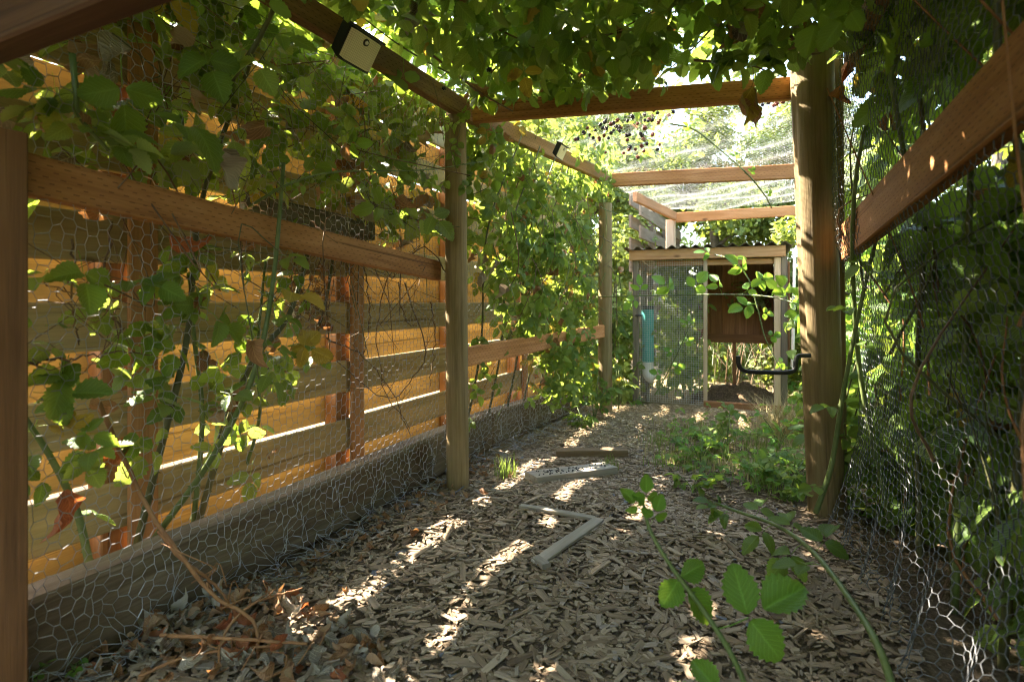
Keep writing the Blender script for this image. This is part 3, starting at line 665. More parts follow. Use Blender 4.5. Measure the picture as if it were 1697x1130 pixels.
# ---- the bramble over the near board fence
def mixed(pd, py=0.04, base=None):
    x = rng.random()
    if x < pd: return (M_dead, 'curled')
    if x < pd + py: return (M_yellow, 0)
    if x < pd + py + 0.4: return (M_leaf2, 0)
    return (base or M_leaf, 0)
def near_left():
    pl = Plant('bramble', 'bramble climbing the near board fence behind the chicken wire', 'bramble', S(-0.9, -0.3, 0))
    main = [([(215, 950, 1.55), (262, 760, 1.55), (310, 560, 1.6), (335, 330, 1.7), (420, 90, 1.75)], .011),
            ([(325, 880, 1.85), (372, 720, 1.8), (418, 600, 1.75), (480, 520, 1.8), (520, 380, 1.9)], .012),
            ([(250, 900, 1.62), (350, 760, 1.6), (420, 620, 1.6), (452, 470, 1.65), (470, 270, 1.7)], .010),
            ([(320, 875, 1.85), (335, 690, 1.85), (318, 520, 1.8), (322, 360, 1.75), (300, 190, 1.7)], .009),
            ([(150, 945, 1.42), (128, 850, 1.40), (85, 760, 1.36), (40, 690, 1.3)], .010),
            ([(400, 800, 2.1), (430, 690, 2.0), (425, 600, 1.95), (440, 430, 1.95)], .007),
            ([(560, 380, 2.2), (520, 560, 2.1), (400, 640, 1.95), (345, 780, 1.8)], .006),
            ([(370, 150, 1.5), (420, 80, 1.5), (460, 0, 1.5), (480, -60, 1.5)], .0085),
            ([(120, 90, 1.2), (126, 150, 1.2), (133, 195, 1.22), (180, 250, 1.25)], .007)]
    for pts, r in main:
        P = spline([at(*q) for q in pts], 28); rr = np.linspace(r, r * .6, len(P)) * 1.0
        pl.cane(P, rr, M_cane if rng.random() < .35 else M_canedk, 7, True)
        for i in range(8, len(P) - 1, 2):
            if P[i][2] > 0.75 or rng.random() < 0.45:
                d, n = leaf_up(P[i], 1.0, UP * .7 + N * .5 + rnd(.2), .5); m, k = mixed(.10); pl.leaf(P[i], d, n, rng.uniform(.7, 1.05), m, k)
    # long thin cane in front of the rail
    P = spline([at(*q) for q in [(335, 400, 1.62), (400, 352, 1.62), (480, 305, 1.7), (560, 285, 1.9), (700, 282, 2.25), (800, 268, 2.5)]], 40)
    pl.cane(P, np.linspace(.0055, .0022, 40), M_cane, 6, True)
    for i in range(3, 40, 3):
        d, n = leaf_up(P[i], 1, UP * .4 + N * .7, .6); pl.leaf(P[i], d, n, rng.uniform(.42, .62), M_fresh if rng.random() < .3 else M_leaf)
    # upper mass
    for _ in range(370):
        s = rng.uniform(-2.0, 0.12); z = 1.12 + abs(rng.normal(0, .32)); t = rng.uniform(-.44, -.02)
        if z > 1.95: continue
        p = S(s, t, z); d, n = leaf_up(p, 1.0, UP * .6 + N * .55, .6); m, k = mixed(.28)
        if k == 'curled' and rng.random() < .5: m = M_grayleaf
        pl.leaf(p, d, n, rng.uniform(.72, 1.25), m, k)
    for _ in range(600):            # on top, shading
        p = S(rng.uniform(-2.2, .2), rng.uniform(-.75, -.1), rng.uniform(1.72, 2.15)); d, n = leaf_up(p, 1, UP, .3); m, k = mixed(.1); pl.leaf(p, d, n, rng.uniform(.8, 1.15), m, k)
    for _ in range(150):            # unseen leaves added beyond the fence to break up the sun streaks
        p = S(rng.uniform(-1.6, 1.3), rng.uniform(-.9, -.66), rng.uniform(.8, 2.0)); d, n = leaf_up(p, 1, UP * .5 - N * .5, .5); pl.leaf(p, d, n, rng.uniform(.7, 1.1))
    # named clumps lower down, where the photo has them
    for (px, py, Y, cnt, sp) in [(95, 435, 1.2, 3, .03), (140, 530, 1.25, 3, .03), (260, 545, 1.45, 6, .05), (350, 490, 1.5, 5, .05), (270, 590, 1.5, 6, .05), (300, 630, 1.55, 6, .05), (70, 660, 1.18, 4, .03),
                                 (130, 740, 1.25, 4, .03), (390, 590, 1.7, 5, .05), (440, 600, 1.8, 7, .05), (385, 670, 1.65, 4, .04), (350, 710, 1.7, 3, .04), (230, 690, 1.45, 4, .04), (500, 610, 2.05, 4, .03), (210, 480, 1.4, 5, .05),
                                 (90, 600, 1.2, 2, .03), (440, 420, 1.8, 5, .05), (560, 270, 1.9, 6, .08), (150, 640, 1.3, 3, .04), (320, 440, 1.6, 5, .05), (180, 760, 1.45, 2, .03), (430, 760, 2.0, 2, .02)]:
        for _ in range(cnt):
            p = at(px, py, Y) + rnd(sp); d, n = leaf_up(p, 1, UP * .5 + N * .8, .55); m, k = mixed(.10); pl.leaf(p, d, n, rng.uniform(.55, .98), m, k)
    for (px, py, Y, s_) in [(265, 160, 1.25, 1.35), (300, 250, 1.35, 1.25), (200, 90, 1.2, 1.3), (330, 60, 1.4, 1.1), (275, 330, 1.38, 1.05), (205, 215, 1.3, 1.1), (395, 210, 1.6, 1.0), (160, 320, 1.25, .8)]:
        pl.leaf(at(px, py, Y), unit(rnd(.4) + [0, 0, -1]), unit(-unit(at(px, py, Y) - [0, 0, CAMH]) + UP * .6 + rnd(.25)), s_, M_leaf, 0)
    # bare brown twigs in the fence window, and dead tangle
    for pts in [[(745, 460, 2.5), (700, 410, 2.5), (640, 470, 2.45), (625, 560, 2.4), (640, 650, 2.4), (680, 710, 2.35)], [(670, 470, 2.4), (705, 570, 2.35), (690, 620, 2.35), (640, 660, 2.3), (560, 600, 2.25)],
                [(540, 560, 2.2), (600, 590, 2.3), (650, 650, 2.35), (680, 720, 2.38)], [(660, 470, 2.4), (672, 530, 2.35), (690, 540, 2.35)], [(180, 370, 1.3), (175, 470, 1.3), (200, 560, 1.35)],
                [(120, 400, 1.25), (118, 500, 1.25), (132, 570, 1.3)], [(205, 545, 1.4), (160, 500, 1.3), (70, 470, 1.2)], [(50, 600, 1.15), (150, 590, 1.25), (250, 585, 1.4)], [(715, 500, 2.5), (720, 560, 2.5), (712, 640, 2.45)],
                [(605, 440, 2.3), (612, 530, 2.3), (598, 610, 2.3)], [(690, 800, 2.4), (640, 760, 2.3), (610, 810, 2.2)]]:
        P = spline([at(*q) for q in pts], 22) + rng.normal(0, .004, (22, 3)); pl.twig(P, np.linspace(.0032, .0016, 22))
        for k in range(4):
            i = rng.integers(3, 20); b = P[i] + rnd(.02); pl.twig(spline([P[i], b + rnd(.03), b + rnd(.06) - UP * .03], 6), .0011)
    for _ in range(150):
        p = S(rng.uniform(-1.3, .1), rng.uniform(-.42, -.05), rng.uniform(.95, 1.85)); pl.twig(spline([p, p + rnd(.08) - UP * .05, p + rnd(.14) - UP * .16], 8), rng.uniform(.0009, .0022), M_twig if rng.random() < .7 else M_canedk)
    for _ in range(46):
        p = at(rng.uniform(480, 540), rng.uniform(430, 545), rng.uniform(1.95, 2.2)); d, n = leaf_up(p, 1, rnd(1), 1); pl.leaf(p, d, n, rng.uniform(.25, .5), M_dead if rng.random() < .7 else M_grayleaf, 'curled')
        if rng.random() < .8: pl.twig(spline([p, p + rnd(.05), p + rnd(.08)], 6), .0012)
    pl.leaf(at(108, 812, 1.3), (.3, 0, -1), (.2, -1, .3), 1.15, M_reddead, 'curled', 0); pl.leaf(at(165, 755, 1.4), (1, 0, .1), (.2, -.8, .6), .8, M_reddead, 'curled', 1)
    pl.leaf(at(280, 395, 1.5), (1, .2, -.5), (0, -.7, .8), 1.1, M_reddead, 'curled', 2); pl.leaf(at(405, 395, 1.8), (.1, 0, -1), (.4, -.9, .1), .7, M_dead, 'curled', 3)
    pl.finish(295)
near_left()

def far_left():
    pl = Plant('bramble', 'dense bramble curtain hanging on the wire between the split post and the coop post', 'bramble', S(0.9, 0.0, 0))
    n_ = 0
    while n_ < 1750:
        s = rng.uniform(0.06, 1.95); z = rng.uniform(.18, 1.85); t = rng.uniform(-.14, .10) + .16 * s / 1.85
        lim = 0.30 if s > 1.0 else (1.18 - 0.72 * (s - 0.05) if s < .95 else .35)
        if z < lim - .05 and not (rng.random() < .03): continue
        p = S(s, t, z); d, n = leaf_up(p, .55, UP * .35 + N * .7 - U * .35, 1.1); m, k = mixed(.07, .05)
        pl.leaf(p, d, n, rng.uniform(.45, .82), m, k); n_ += 1
    for _ in range(60):
        s = rng.uniform(.1, 1.9); p = S(s, rng.uniform(-.05, .12) + .14 * s / 1.85, rng.uniform(1.0, 1.8)); P = spline([p, p + rnd(.1) - UP * .25, p + rnd(.15) - UP * .55], 12)
        pl.twig(P, np.linspace(.003, .0014, 12), M_cane if rng.random() < .6 else M_twig)
    for i in range(7):
        s = .35 + i * .25; P = spline([S(s, -.2, .02), S(s + .05, -.1, .6), S(s - .1, .02, 1.2), S(s + .15, .1, 1.75)], 24); pl.cane(P, np.linspace(.008, .004, 24), M_canedk, 6)
    pl.leaf(at(858, 640, 2.95), (0, 0, -1), (.3, -1, .2), .8, M_yellow, 'curled', 0)
    for px, py, Y in [(820, 430, 2.7), (800, 450, 2.68), (795, 420, 2.7), (830, 470, 2.72)]: pl.leaf(at(px, py, Y), (.1, 0, -1), (.3, -1, .2), .9, M_grayleaf, 'curled')
    # shoots creeping onto the split post and its top
    for px, py, Y in [(750, 240, 2.42), (765, 225, 2.42), (735, 255, 2.42), (772, 190, 2.44), (782, 175, 2.44), (745, 290, 2.4), (730, 200, 2.4), (760, 300, 2.42)]:
        d, n = leaf_up(0, 1, UP * .5 + np.array([0, -1, 0]), .6); pl.prune = False; pl.leaf(at(px, py, Y), d, n, .6, M_leaf2)
    pl.finish(290)
far_left()

def canopy():
    pl = Plant('bramble', 'bramble canopy roofing the run over the cross beam', 'bramble', S(-.6, .75, 1.8))
    for _ in range(2300):
        s, t = rng.uniform(-2.7, .22), rng.uniform(-.5, 1.9); z = 1.80 + abs(rng.normal(0, .16))
        p = S(s, t, z); d, n = leaf_up(p, 1.0, UP * 1.0 + rnd(.15), .45); m, k = mixed(.05, .02); pl.leaf(p, d, n, rng.uniform(.7, 1.1), m, k)
    for _ in range(1500):          # outer layers that take the sun
        s, t = rng.uniform(-2.6, .3), rng.uniform(-.3, 2.0); z = 2.0 + abs(rng.normal(0, .18))
        p = S(s, t, z); d, n = leaf_up(p, 1.0, UP + rnd(.1), .3); pl.leaf(p, d, n, rng.uniform(1.0, 1.5))
    for _ in range(330):           # hanging fringe seen from below
        s, t = rng.uniform(-1.0, .1), rng.uniform(.0, 1.5); z = 1.815 - abs(rng.normal(0, .05)) - (.0 if rng.random() < .8 else .05)
        p = S(s, t, z); d, n = leaf_up(p, .6, UP * .5 - U * .45 + rnd(.2), 1.1); m, k = mixed(.08, .02)
        if k == 0 and rng.random() < .35: m = M_leaf2
        pl.leaf(p, d, n, rng.uniform(.6, .95), m, k)
    for _ in range(120):           # leaves along the cross beam
        q = rng.uniform(0.03, 1.0); p = P2 + (PR - P2) * q + UP * (1.80 - abs(rng.normal(0, .035))) - U * rng.uniform(.0, .12)
        d, n = leaf_up(p, .6, UP * .4 - U * .7 + rnd(.2), 1.1); m, k = mixed(.12, .02); pl.leaf(p, d, n, rng.uniform(.55, .85), m if rng.random() < .6 or k else M_leaf2, k)
    for _ in range(55):            # canes and runners
        s, t = rng.uniform(-2.0, .2), rng.uniform(-.3, 1.7); a = rng.uniform(0, 6.28); L = rng.uniform(.4, 1.0); dv = np.array([math.cos(a), math.sin(a), 0]) * L
        p = S(s, t, rng.uniform(1.80, 1.95)); P = spline([p, p + dv * .5 + rnd(.05), p + dv + rnd(.06)], 14); P[:, 2] = np.maximum(P[:, 2], 1.785)
        pl.twig(P, np.linspace(.005, .002, 14), [M_canedk, M_twig, M_cane][rng.integers(3)])
    # three brown runners seen against the leaves
    for pts in [[(700, 80, 2.0), (740, 110, 2.05), (790, 150, 2.2), (850, 185, 2.35)], [(1150, 100, 2.0), (1240, 108, 2.0), (1270, 118, 2.05)], [(1310, 60, 1.75), (1350, 90, 1.85), (1400, 60, 1.9)]]:
        pl.cane(spline([at(*q) for q in pts], 16), np.linspace(.005, .003, 16), M_twig, 6)
    # dead hanging bunches
    for px, py, Y, cnt in [(690, 20, 1.75, 6), (840, 165, 2.3, 4), (905, 160, 2.3, 3), (1330, 60, 1.8, 5), (1225, 30, 1.75, 4), (1345, 100, 1.9, 4)]:
        for _ in range(cnt): pl.leaf(at(px + rng.normal(0, 16), py + rng.normal(0, 10), Y), unit(rnd(.3) + [0, 0, -1]), rnd(), rng.uniform(.6, .95), [M_dead, M_grayleaf, M_reddead][rng.integers(3)] if py > 25 else M_grayleaf, 'curled')
    # big soft leaves close to the viewer, right of the canopy
    for px, py, Y, s_ in [(1405, 35, 1.05, 1.0), (1440, 15, 1.1, .8), (1370, 10, 1.2, .9), (1320, 130, 1.9, 1.2), (1290, 110, 1.9, 1.0), (1345, 110, 1.8, .9)]:
        pl.leaf(at(px, py - 30, Y), unit(rnd(.3) + [0, 0, -1]), unit(np.array([0, -.8, .5]) + rnd(.2)), s_, M_leaf)
    # the sparse part over the netting, on the board fence side
    for _ in range(900):
        s = rng.uniform(.1, 2.4); t = -.45 + abs(rng.normal(0, .55)) * (1.25 - .25 * s); z = 1.86 + abs(rng.normal(0, .07))
        p = S(s, t + .1, z); d, n = leaf_up(p, 1, UP, .5); m, k = mixed(.04, .03); pl.leaf(p, d, n, rng.uniform(.5, .85), M_leaf2 if k == 0 and rng.random() < .6 else m, k)
    pl.finish(295)
canopy()

def right_wall():
    pl = Plant('bramble', 'dark bramble thicket pressing against the right wire', 'bramble', S(-.6, 1.95, 0))
    L = np.linalg.norm(RB - RA); d_ = (RB - RA) / L
    for _ in range(2100):
        a = rng.uniform(-.05, 1.0) * L; z = rng.uniform(.12, 2.3); off = .10 + abs(rng.normal(0, .22)) + (.08 if z < 1.1 else 0)
        p = RA + d_ * a + N * off + UP * z; d, n = leaf_up(p, .8, UP * .4 - N * .65 - U * .45, .8); m, k = mixed(.06, .01)
        pl.leaf(p, d, n, rng.uniform(.9, 1.5), m, k)
    for _ in range(1200):            # leafy mass behind, closing the view
        a = rng.uniform(.0, 1.3) * L; p = RA + d_ * a + N * rng.uniform(.4, 1.5) + UP * rng.uniform(0, 2.9); d, n = leaf_up(p, 1, UP * .5 - N * .5 - U * .3, .5); pl.leaf(p, d, n, rng.uniform(1.2, 1.9))
    for _ in range(800):            # depth of the thicket
        a = rng.uniform(-.25, 1.2) * L; p = RA + d_ * a + N * rng.uniform(.9, 2.0) + UP * rng.uniform(.2, 3.0); d, n = leaf_up(p, 1, UP * .8, .5); pl.leaf(p, d, n, rng.uniform(1.6, 2.3))
    for _ in range(70):
        a = rng.uniform(0, 1) * L; p = RA + d_ * a + N * rng.uniform(.05, .3) + UP * rng.uniform(.2, 1.2); P = spline([p - UP * .3, p + rnd(.08), p + rnd(.1) + UP * rng.uniform(.2, .6)], 10)
        pl.twig(P, np.linspace(.005, .002, 10), [M_canedk, M_twig, M_deadcane][rng.integers(3)])
    for i in range(9):
        a = (i + .5) / 9 * L; b = RA + d_ * a + N * .16; P = spline([b, b + rnd(.05) + UP * .7, b + rnd(.1) + UP * 1.4, b + rnd(.15) + UP * 2.0], 22); P[0][2] = 0
        pl.cane(P, np.linspace(.010, .005, 22), M_canedk if i % 2 else M_cane, 7)
    pl.cane(spline([at(*q) for q in [(1500, 265, 1.55), (1482, 160, 1.5), (1478, 120, 1.5), (1505, 60, 1.5)]], 16), .007, M_cane, 7)
    for px, py, Y in [(1545, 140, 1.6), (1530, 100, 1.6), (1380, 150, 2.1), (1395, 140, 2.1), (1400, 100, 2.0)]: pl.leaf(at(px, py, Y), unit(rnd(.3) + [0, 0, -1]), rnd(), .9, M_reddead, 'curled')
    pl.finish(295)
right_wall()

# ------------------------------------------------------------------ coop
CO = np.array([1.02, 4.60, 0.0]); CE = unit([.926, -.378, 0]); CB = np.array([-CE[1], CE[0], 0.0])
def K(a, d, z): return CO + CE * a + CB * d + UP * z
def build_coop():
    f = thing('chicken_coop', 'small open fronted coop with corrugated roof at the end of the run', 'coop', CO)
    W, D = 1.19, 0.85
    pl = lambda nm, a, b, w_, h, m, up=UP, **k: plank(nm, K(*a), K(*b), w_, h, m, f, up=up, **k)
    pl('jamb', (.03, 0, -.02), (.03, 0, 1.20), .05, .05, M_grey, CE); pl('jamb', (.583, 0, -.02), (.583, 0, 1.19), .034, .03, M_pale, CE)
    pl('jamb', (1.105, 0, -.02), (1.105, 0, 1.19), .04, .045, M_pale, CE); pl('jamb', (1.152, .003, -.02), (1.152, .003, 1.20), .045, .045, M_grey, CE)
    pl('header', (-.02, -.025, 1.238), (1.16, -.025, 1.238), .035, .085, M_coophead); pl('header', (0.2, .012, 1.165), (1.13, .012, 1.165), .03, .045, M_coophead)
    pl('threshold', (.57, -.01, .02), (1.13, -.01, .02), .04, .07, M_coopwall)
    for d in (.4, D): pl('jamb', (.03, d, -.02), (.03, d, 1.16), .05, .05, M_grey, CE); pl('jamb', (1.15, d, -.02), (1.15, d, 1.16), .05, .05, M_grey, CE)
    pl('side_rail', (.03, .03, 1.17), (.03, D - .03, 1.14), .04, .06, M_coophead); pl('side_rail', (1.15, .03, 1.17), (1.15, D - .03, 1.14), .04, .06, M_coophead)
    # nest box front, boards
    for i in range(6): pl('board', (.545 + i * .103, .55, .56), (.545 + i * .103, .55, 1.20), .1025, .018, M_coopwall, CB)
    pl('bottom_rail', (.46, .535, .525), (1.13, .535, .525), .02, .075, M_coopwall)
    pl('nest_floor', (.46, .70, .495), (1.13, .70, .495), .27, .02, M_coopwall)
    for i in range(6): pl('board', (.545 + i * .103, D + .01, .5), (.545 + i * .103, D + .01, 1.21), .1025, .018, M_coopwall, CB)
    pl('leg', (.80, .55, 0), (.80, .55, .49), .03, .03, M_coopwall, CE)
    for i in range(7): pl('board', (1.186, .08 + i * .115, .45), (1.186, .08 + i * .115, 1.16), .11, .018, M_coopwall, CE)
    o = pl('side_panel', (1.20, -.10, .36), (1.215, -.09, 1.17), .14, .012, M_white, CE); tag(o, 'whitewashed panel on the coop corner')
    # corrugated roof sheet
    n = 14 * 8; a = np.linspace(-.06, W + .03, n); z = .014 * np.sin(np.linspace(0, 14 * 2 * np.pi, n)); rows = [(-.07, 1.295), (.45, 1.265), (D + .1, 1.22)]
    V = np.array([K(aa, d, zz + h) for d, h in rows for aa, zz in zip(a, z)]); V = np.vstack([V, V - UP * .003]); F = []
    for off, fl in ((0, 0), (3 * n, 1)):
        for r_ in range(2):
            for i in range(n - 1):
                q = [off + r_ * n + i, off + r_ * n + i + 1, off + (r_ + 1) * n + i + 1, off + (r_ + 1) * n + i]; F.append(q[::-1] if fl else q)
    F += [[i + 1, i, i + 3 * n, i + 1 + 3 * n] for i in range(n - 1)]
    g = Geo(); g.add(V, np.array(F)); g.obj('roof', M_darkbrownmetal, f, smooth=False)
    # hardware cloth on the left half of the front and the left side
    A, B = [], []
    st = .0185
    for a_ in np.arange(.05, .575, st): A.append(K(a_, -.012, .02)); B.append(K(a_, -.012, 1.2))
    for z_ in np.arange(.02, 1.2, st): A.append(K(.05, -.0135, z_)); B.append(K(.575, -.0135, z_))
    V, F = prisms(np.array(A), np.array(B), np.full(len(A), .0011)); g = Geo(); g.add(V, F); tag(g.obj('hardware_cloth', M_cloth, f), 'square wire cloth over the coop front', kind='stuff')
    # black bolt on the frame
    g = Geo(); V, F = tube([K(.03, -.03, .735), K(.085, -.03, .735)], .007, 6); g.add(V, F); g.obj('bolt', M_black, f)
    # feeder
    t = thing('feeder_tube', 'teal feeder pipe with white elbow standing inside the coop mesh', 'feeder', K(.118, .07, 0))
    P = [K(.118, .07, z) for z in np.linspace(.34, .79, 6)]; V, F = tube(P, .05, 18); g = Geo(); g.add(V, F); g.obj('pipe', M_teal, t, smooth=False)
    P = spline([K(.118, .07, .345), K(.118, .07, .27), K(.13, .06, .22), K(.17, .055, .20)], 12); V, F = tube(P, .046, 18); g = Geo(); g.add(V, F); g.obj('elbow', M_pvc, t, smooth=True)
    P = [K(.118, .07, z) for z in (.785, .80, .815)]; V, F = tube(P, [.055, .055, .05], 18); g = Geo(); g.add(V, F); g.obj('cap', M_black, t)
    P = [K(.118, .07, z) for z in (0, .24)]; V, F = tube(P, .018, 12); g = Geo(); g.add(V, F); g.obj('stand', M_grey, t)
    # plants growing behind the wire cloth
    pl_ = Plant('vine', 'leafy vine growing inside the coop behind the wire cloth', 'vine', K(.35, .35, 0), None, False)
    for _ in range(820):
        p = K(rng.uniform(.17, .56), rng.uniform(.10, .8), rng.uniform(.10, 1.24)); d, n = leaf_up(p, 1, UP * .5 - CB * .6, .7); pl_.leaf(p, d, n, rng.uniform(.4, .75), M_leaf2 if rng.random() < .5 else M_leaf)
    for i in range(5): P = spline([K(.25 + i * .07, .3, 0), K(.3 + i * .05, .3, .5), K(.25 + i * .07, .3, 1.05)], 14); pl_.cane(P, .005, M_canedk, 5)
    pl_.finish(120)
    # dry brush seen under the nest box
    b = Plant('dry_brush', 'tangle of dry arching stems behind the coop leg', 'brush', K(.85, 1.3, 0))
    for _ in range(70):
        p = K(rng.uniform(.4, 1.5), rng.uniform(1.0, 1.8), 0); a = rng.uniform(0, 6.28); h = rng.uniform(.3, .7); q = p + np.array([math.cos(a) * .3, math.sin(a) * .3, 0]); b.twig(spline([p, p * .6 + q * .4 + UP * h, q + UP * h * .6], 10), .004, M_canedk if rng.random() < .6 else M_twig)
    b.finish()
    # mound of mulch inside
    n = 60; gx, gy = np.meshgrid(np.linspace(.45, 1.14, n), np.linspace(.12, 1.0, n)); hh = .125 * np.exp(-(((gx - .84) / .30) ** 2 + ((gy - .56) / .30) ** 2) ** 1.4) + .02 * np.sin(gx * 23) * np.cos(gy * 19) + rng.normal(0, .006, gx.shape) - .012
    V = np.stack([K(a_, d_, z_) for a_, d_, z_ in zip(gx.ravel(), gy.ravel(), hh.ravel())]); i = (np.arange(n - 1)[:, None] * n + np.arange(n - 1)[None]).ravel()
    o = link('mulch_mound', raw_mesh('mulch_mound', V - K(.8, .5, 0), np.stack([i, i + 1, i + n + 1, i + n], -1), M_moundm, smooth=True), None, K(.8, .5, 0)); tag(o, 'heap of brown mulch inside the coop doorway', 'mulch heap', kind='structure')
m, t = new_mat('mound mulch'); b_ = NT(t); tc_ = b_.n('ShaderNodeTexCoord'); f_ = b_.noise(tc_.outputs['Object'], 60, 6, 0.75)
b_.out(b_.principled(b_.ramp(f_, [(0.35, (0.06, 0.038, 0.02)), (0.55, (0.17, 0.11, 0.06)), (0.7, (0.32, 0.23, 0.13))]), 0.95, b_.bump(f_, 1.0, 0.02))); M_moundm = m
build_coop()

# ------------------------------------------------------------------ hook, solar lights, loose timber, small hardware
def hook():
    pts = [at(*q) for q in [(1223, 590, 2.13), (1225, 606, 2.13), (1236, 615, 2.13), (1270, 617, 2.13), (1305, 617, 2.13), (1317, 612, 2.13), (1319, 598, 2.13), (1324, 590, 2.13), (1342, 589, 2.14)]]
    P = spline(pts, 60); V, F = tube(P, .0088, 10); g = Geo(); g.add(V, F); o = g.obj('hook', M_blackmetal, origin=pts[-1], smooth=True); tag(o, 'black bent metal hook screwed to the thick leaning post', 'hook')
hook()
def led_mat():
    m, t = new_mat('solar light lens'); b = NT(t); tc = b.n('ShaderNodeTexCoord'); sp = b.n('ShaderNodeSeparateXYZ'); t.links.new(tc.outputs['Object'], sp.inputs[0])
    gx = b.math('ABSOLUTE', b.math('SUBTRACT', b.math('FRACT', b.math('DIVIDE', sp.outputs[0], .007)), .5)); gy = b.math('ABSOLUTE', b.math('SUBTRACT', b.math('FRACT', b.math('DIVIDE', sp.outputs[1], .007)), .5))
    ln = b.math('GREATER_THAN', b.math('MAXIMUM', gx, gy), .42)
    col = b.mix(b.math('MULTIPLY', ln, .6), (.78, .72, .50, 1), (.40, .34, .20, 1)); b.out(b.principled(col, .25, spec=.6)); return m
M_led = led_mat()
def solar(name, label, c, size, face, along):
    t = thing(name, label, 'solar light', c, 'solar lights on the roof beams')
    x = unit(along); z = unit(np.asarray(face) - x * (np.asarray(face) @ x)); y = np.cross(z, x); k = size
    def B(nm, V, F, m, par=t):
        return link(nm, raw_mesh(nm, np.asarray(V) * k, F, m), par, M=M4(x, y, z, c))
    # wedge housing: back plate on the beam, deeper at the lower edge
    w2, h2 = .5, .36; d0 = .30
    fr = [(-w2, -h2, 0), (w2, -h2, 0), (w2, h2, 0), (-w2, h2, 0)]
    V = [(-w2, h2, -d0), (w2, h2, -d0), (-w2, -h2 * .7, -d0), (w2, -h2 * .7, -d0)] + [(-w2, -h2, -.05), (-w2 * .72, -h2 * 1.05, 0), (w2 * .72, -h2 * 1.05, 0), (w2, -h2, -.05), (-w2, h2, -.05), (-w2 * .72, h2, .01), (w2 * .72, h2, .01), (w2, h2, -.05)]
    F = [[2, 3, 7, 6], [2, 6, 5, 4], [0, 2, 4, 8], [1, 11, 7, 3], [0, 8, 9, 10], [0, 10, 11, 1], [4, 5, 9, 8], [5, 6, 10, 9], [6, 7, 11, 10], [0, 1, 3, 2]]
    B('housing', V, [np.array(F)], M_black)
    top = [(-.53, .36, -.3), (.53, .36, -.3), (-.53, .36, .04), (.53, .36, .04)]
    B('top_panel', [(*p[:2], p[2]) for p in top] + [(p[0], p[1] + .05, p[2]) for p in top], np.array([[0, 1, 3, 2], [4, 6, 7, 5], [0, 4, 5, 1], [2, 3, 7, 6], [0, 2, 6, 4], [1, 5, 7, 3]]), M_black)
    e = .012
    B('lens', [(-.345, -.33, e), (.345, -.33, e), (.345, .32, .018 + e), (-.345, .32, .018 + e), (-.475, -.30, -.035 + e), (-.475, .31, -.03 + e), (.475, -.30, -.035 + e), (.475, .31, -.03 + e)], np.array([[0, 1, 2, 3], [4, 0, 3, 5], [1, 6, 7, 2]]), M_led)
    V, F = tube([(0, .2, .0), (0, .2, .05)], [.085, .075], 12); s_ = B('sensor', V, F, M_black)
    V, F = tube([(0, .2, .04), (0, .2, .08)], [.05, .03], 12); e_ = B('sensor_eye', V, F, M_pvc); e_.parent = s_; e_.matrix_local = Matrix.Identity(4)
bd = unit(U)
solar('solar_light', 'black solar light with pale lens on the near roof beam', at(594, 86, 1.78) + N * .012, .15, unit(np.array([0, 0, CAMH]) - at(594, 84, 1.9)) + N * .25 - UP * .15, U)
solar('solar_light', 'smaller looking solar light on the farther beam before the coop', at(926, 254, 2.93) + N * .02, .10, unit(np.array([0, 0, CAMH]) - at(926, 254, 3)) + N * .2, U)
def loose():
    def rest(name, label, a, b, W, H, m, cat='plank'):
        a, b = np.array(a), np.array(b); a[2] = gz(a[0], a[1]) + H / 2 + .001; b[2] = gz(b[0], b[1]) + H / 2 + .003
        o = plank(name, a, b, W, H, m, b=.0015, warp=.002, nx=3); tag(o, label, cat, 'loose timber lying on the mulch'); return o
    rest('plank', 'short mossy plank lying across the path, farthest from the viewer', at(922, 757, 3.02), at(1040, 757, 2.98), .075, .034, M_kick)
    rest('plank', 'thick grey plank with dark droppings lying before the mossy one', at(880, 808, 2.52), at(1012, 780, 2.76), .105, .034, M_plank)
    rest('plank', 'grey batten lying diagonally with a chip block at its near end', at(890, 944, 1.74), at(992, 868, 2.09), .044, .012, M_plank)
    rest('plank', 'thin grey lath meeting the diagonal batten at a corner', at(862, 846, 2.22), at(985, 868, 2.10), .03, .012, M_plank)
    rest('wood_block', 'small sawn block lying at the near end of the diagonal batten', at(888, 930, 1.77), at(905, 950, 1.71), .030, .018, M_plank, 'wood block')
loose()
def droppings():
    g = Geo(); a, b = at(880, 808, 2.52), at(1012, 780, 2.76)
    for _ in range(70):
        q = rng.uniform(.05, .98); c = a + (b - a) * q; d = unit(np.array([-(b - a)[1], (b - a)[0], 0])); c = c + d * rng.uniform(-.036, .036); c[2] = gz(a[0], a[1]) * (1 - q) + gz(b[0], b[1]) * q + .038
        V, F = tube([c - [.004, 0, 0], c, c + [.004, .002, 0]], np.array([.001, rng.uniform(.002, .004), .001]), 5); g.add(V, F)
    tag(g.obj('droppings', M_black), 'dark specks of fallen berries on the thick grey plank', kind='stuff')
droppings()
def string():
    p = at(1132, 291, 4.0) - CB * .03; g = Geo(); V, F = tube(spline([p + UP * .02, p - UP * .06 + rnd(.002), p - UP * .12], 8), .002, 5); g.add(V, F); V, F = tube([p + CE * -.018, p + CE * -.02 - UP * .06], .0018, 5); g.add(V, F)
    tag(g.obj('twine', M_string, origin=p), 'knotted white twine hanging from the cross beam over the coop path', 'twine')
string()
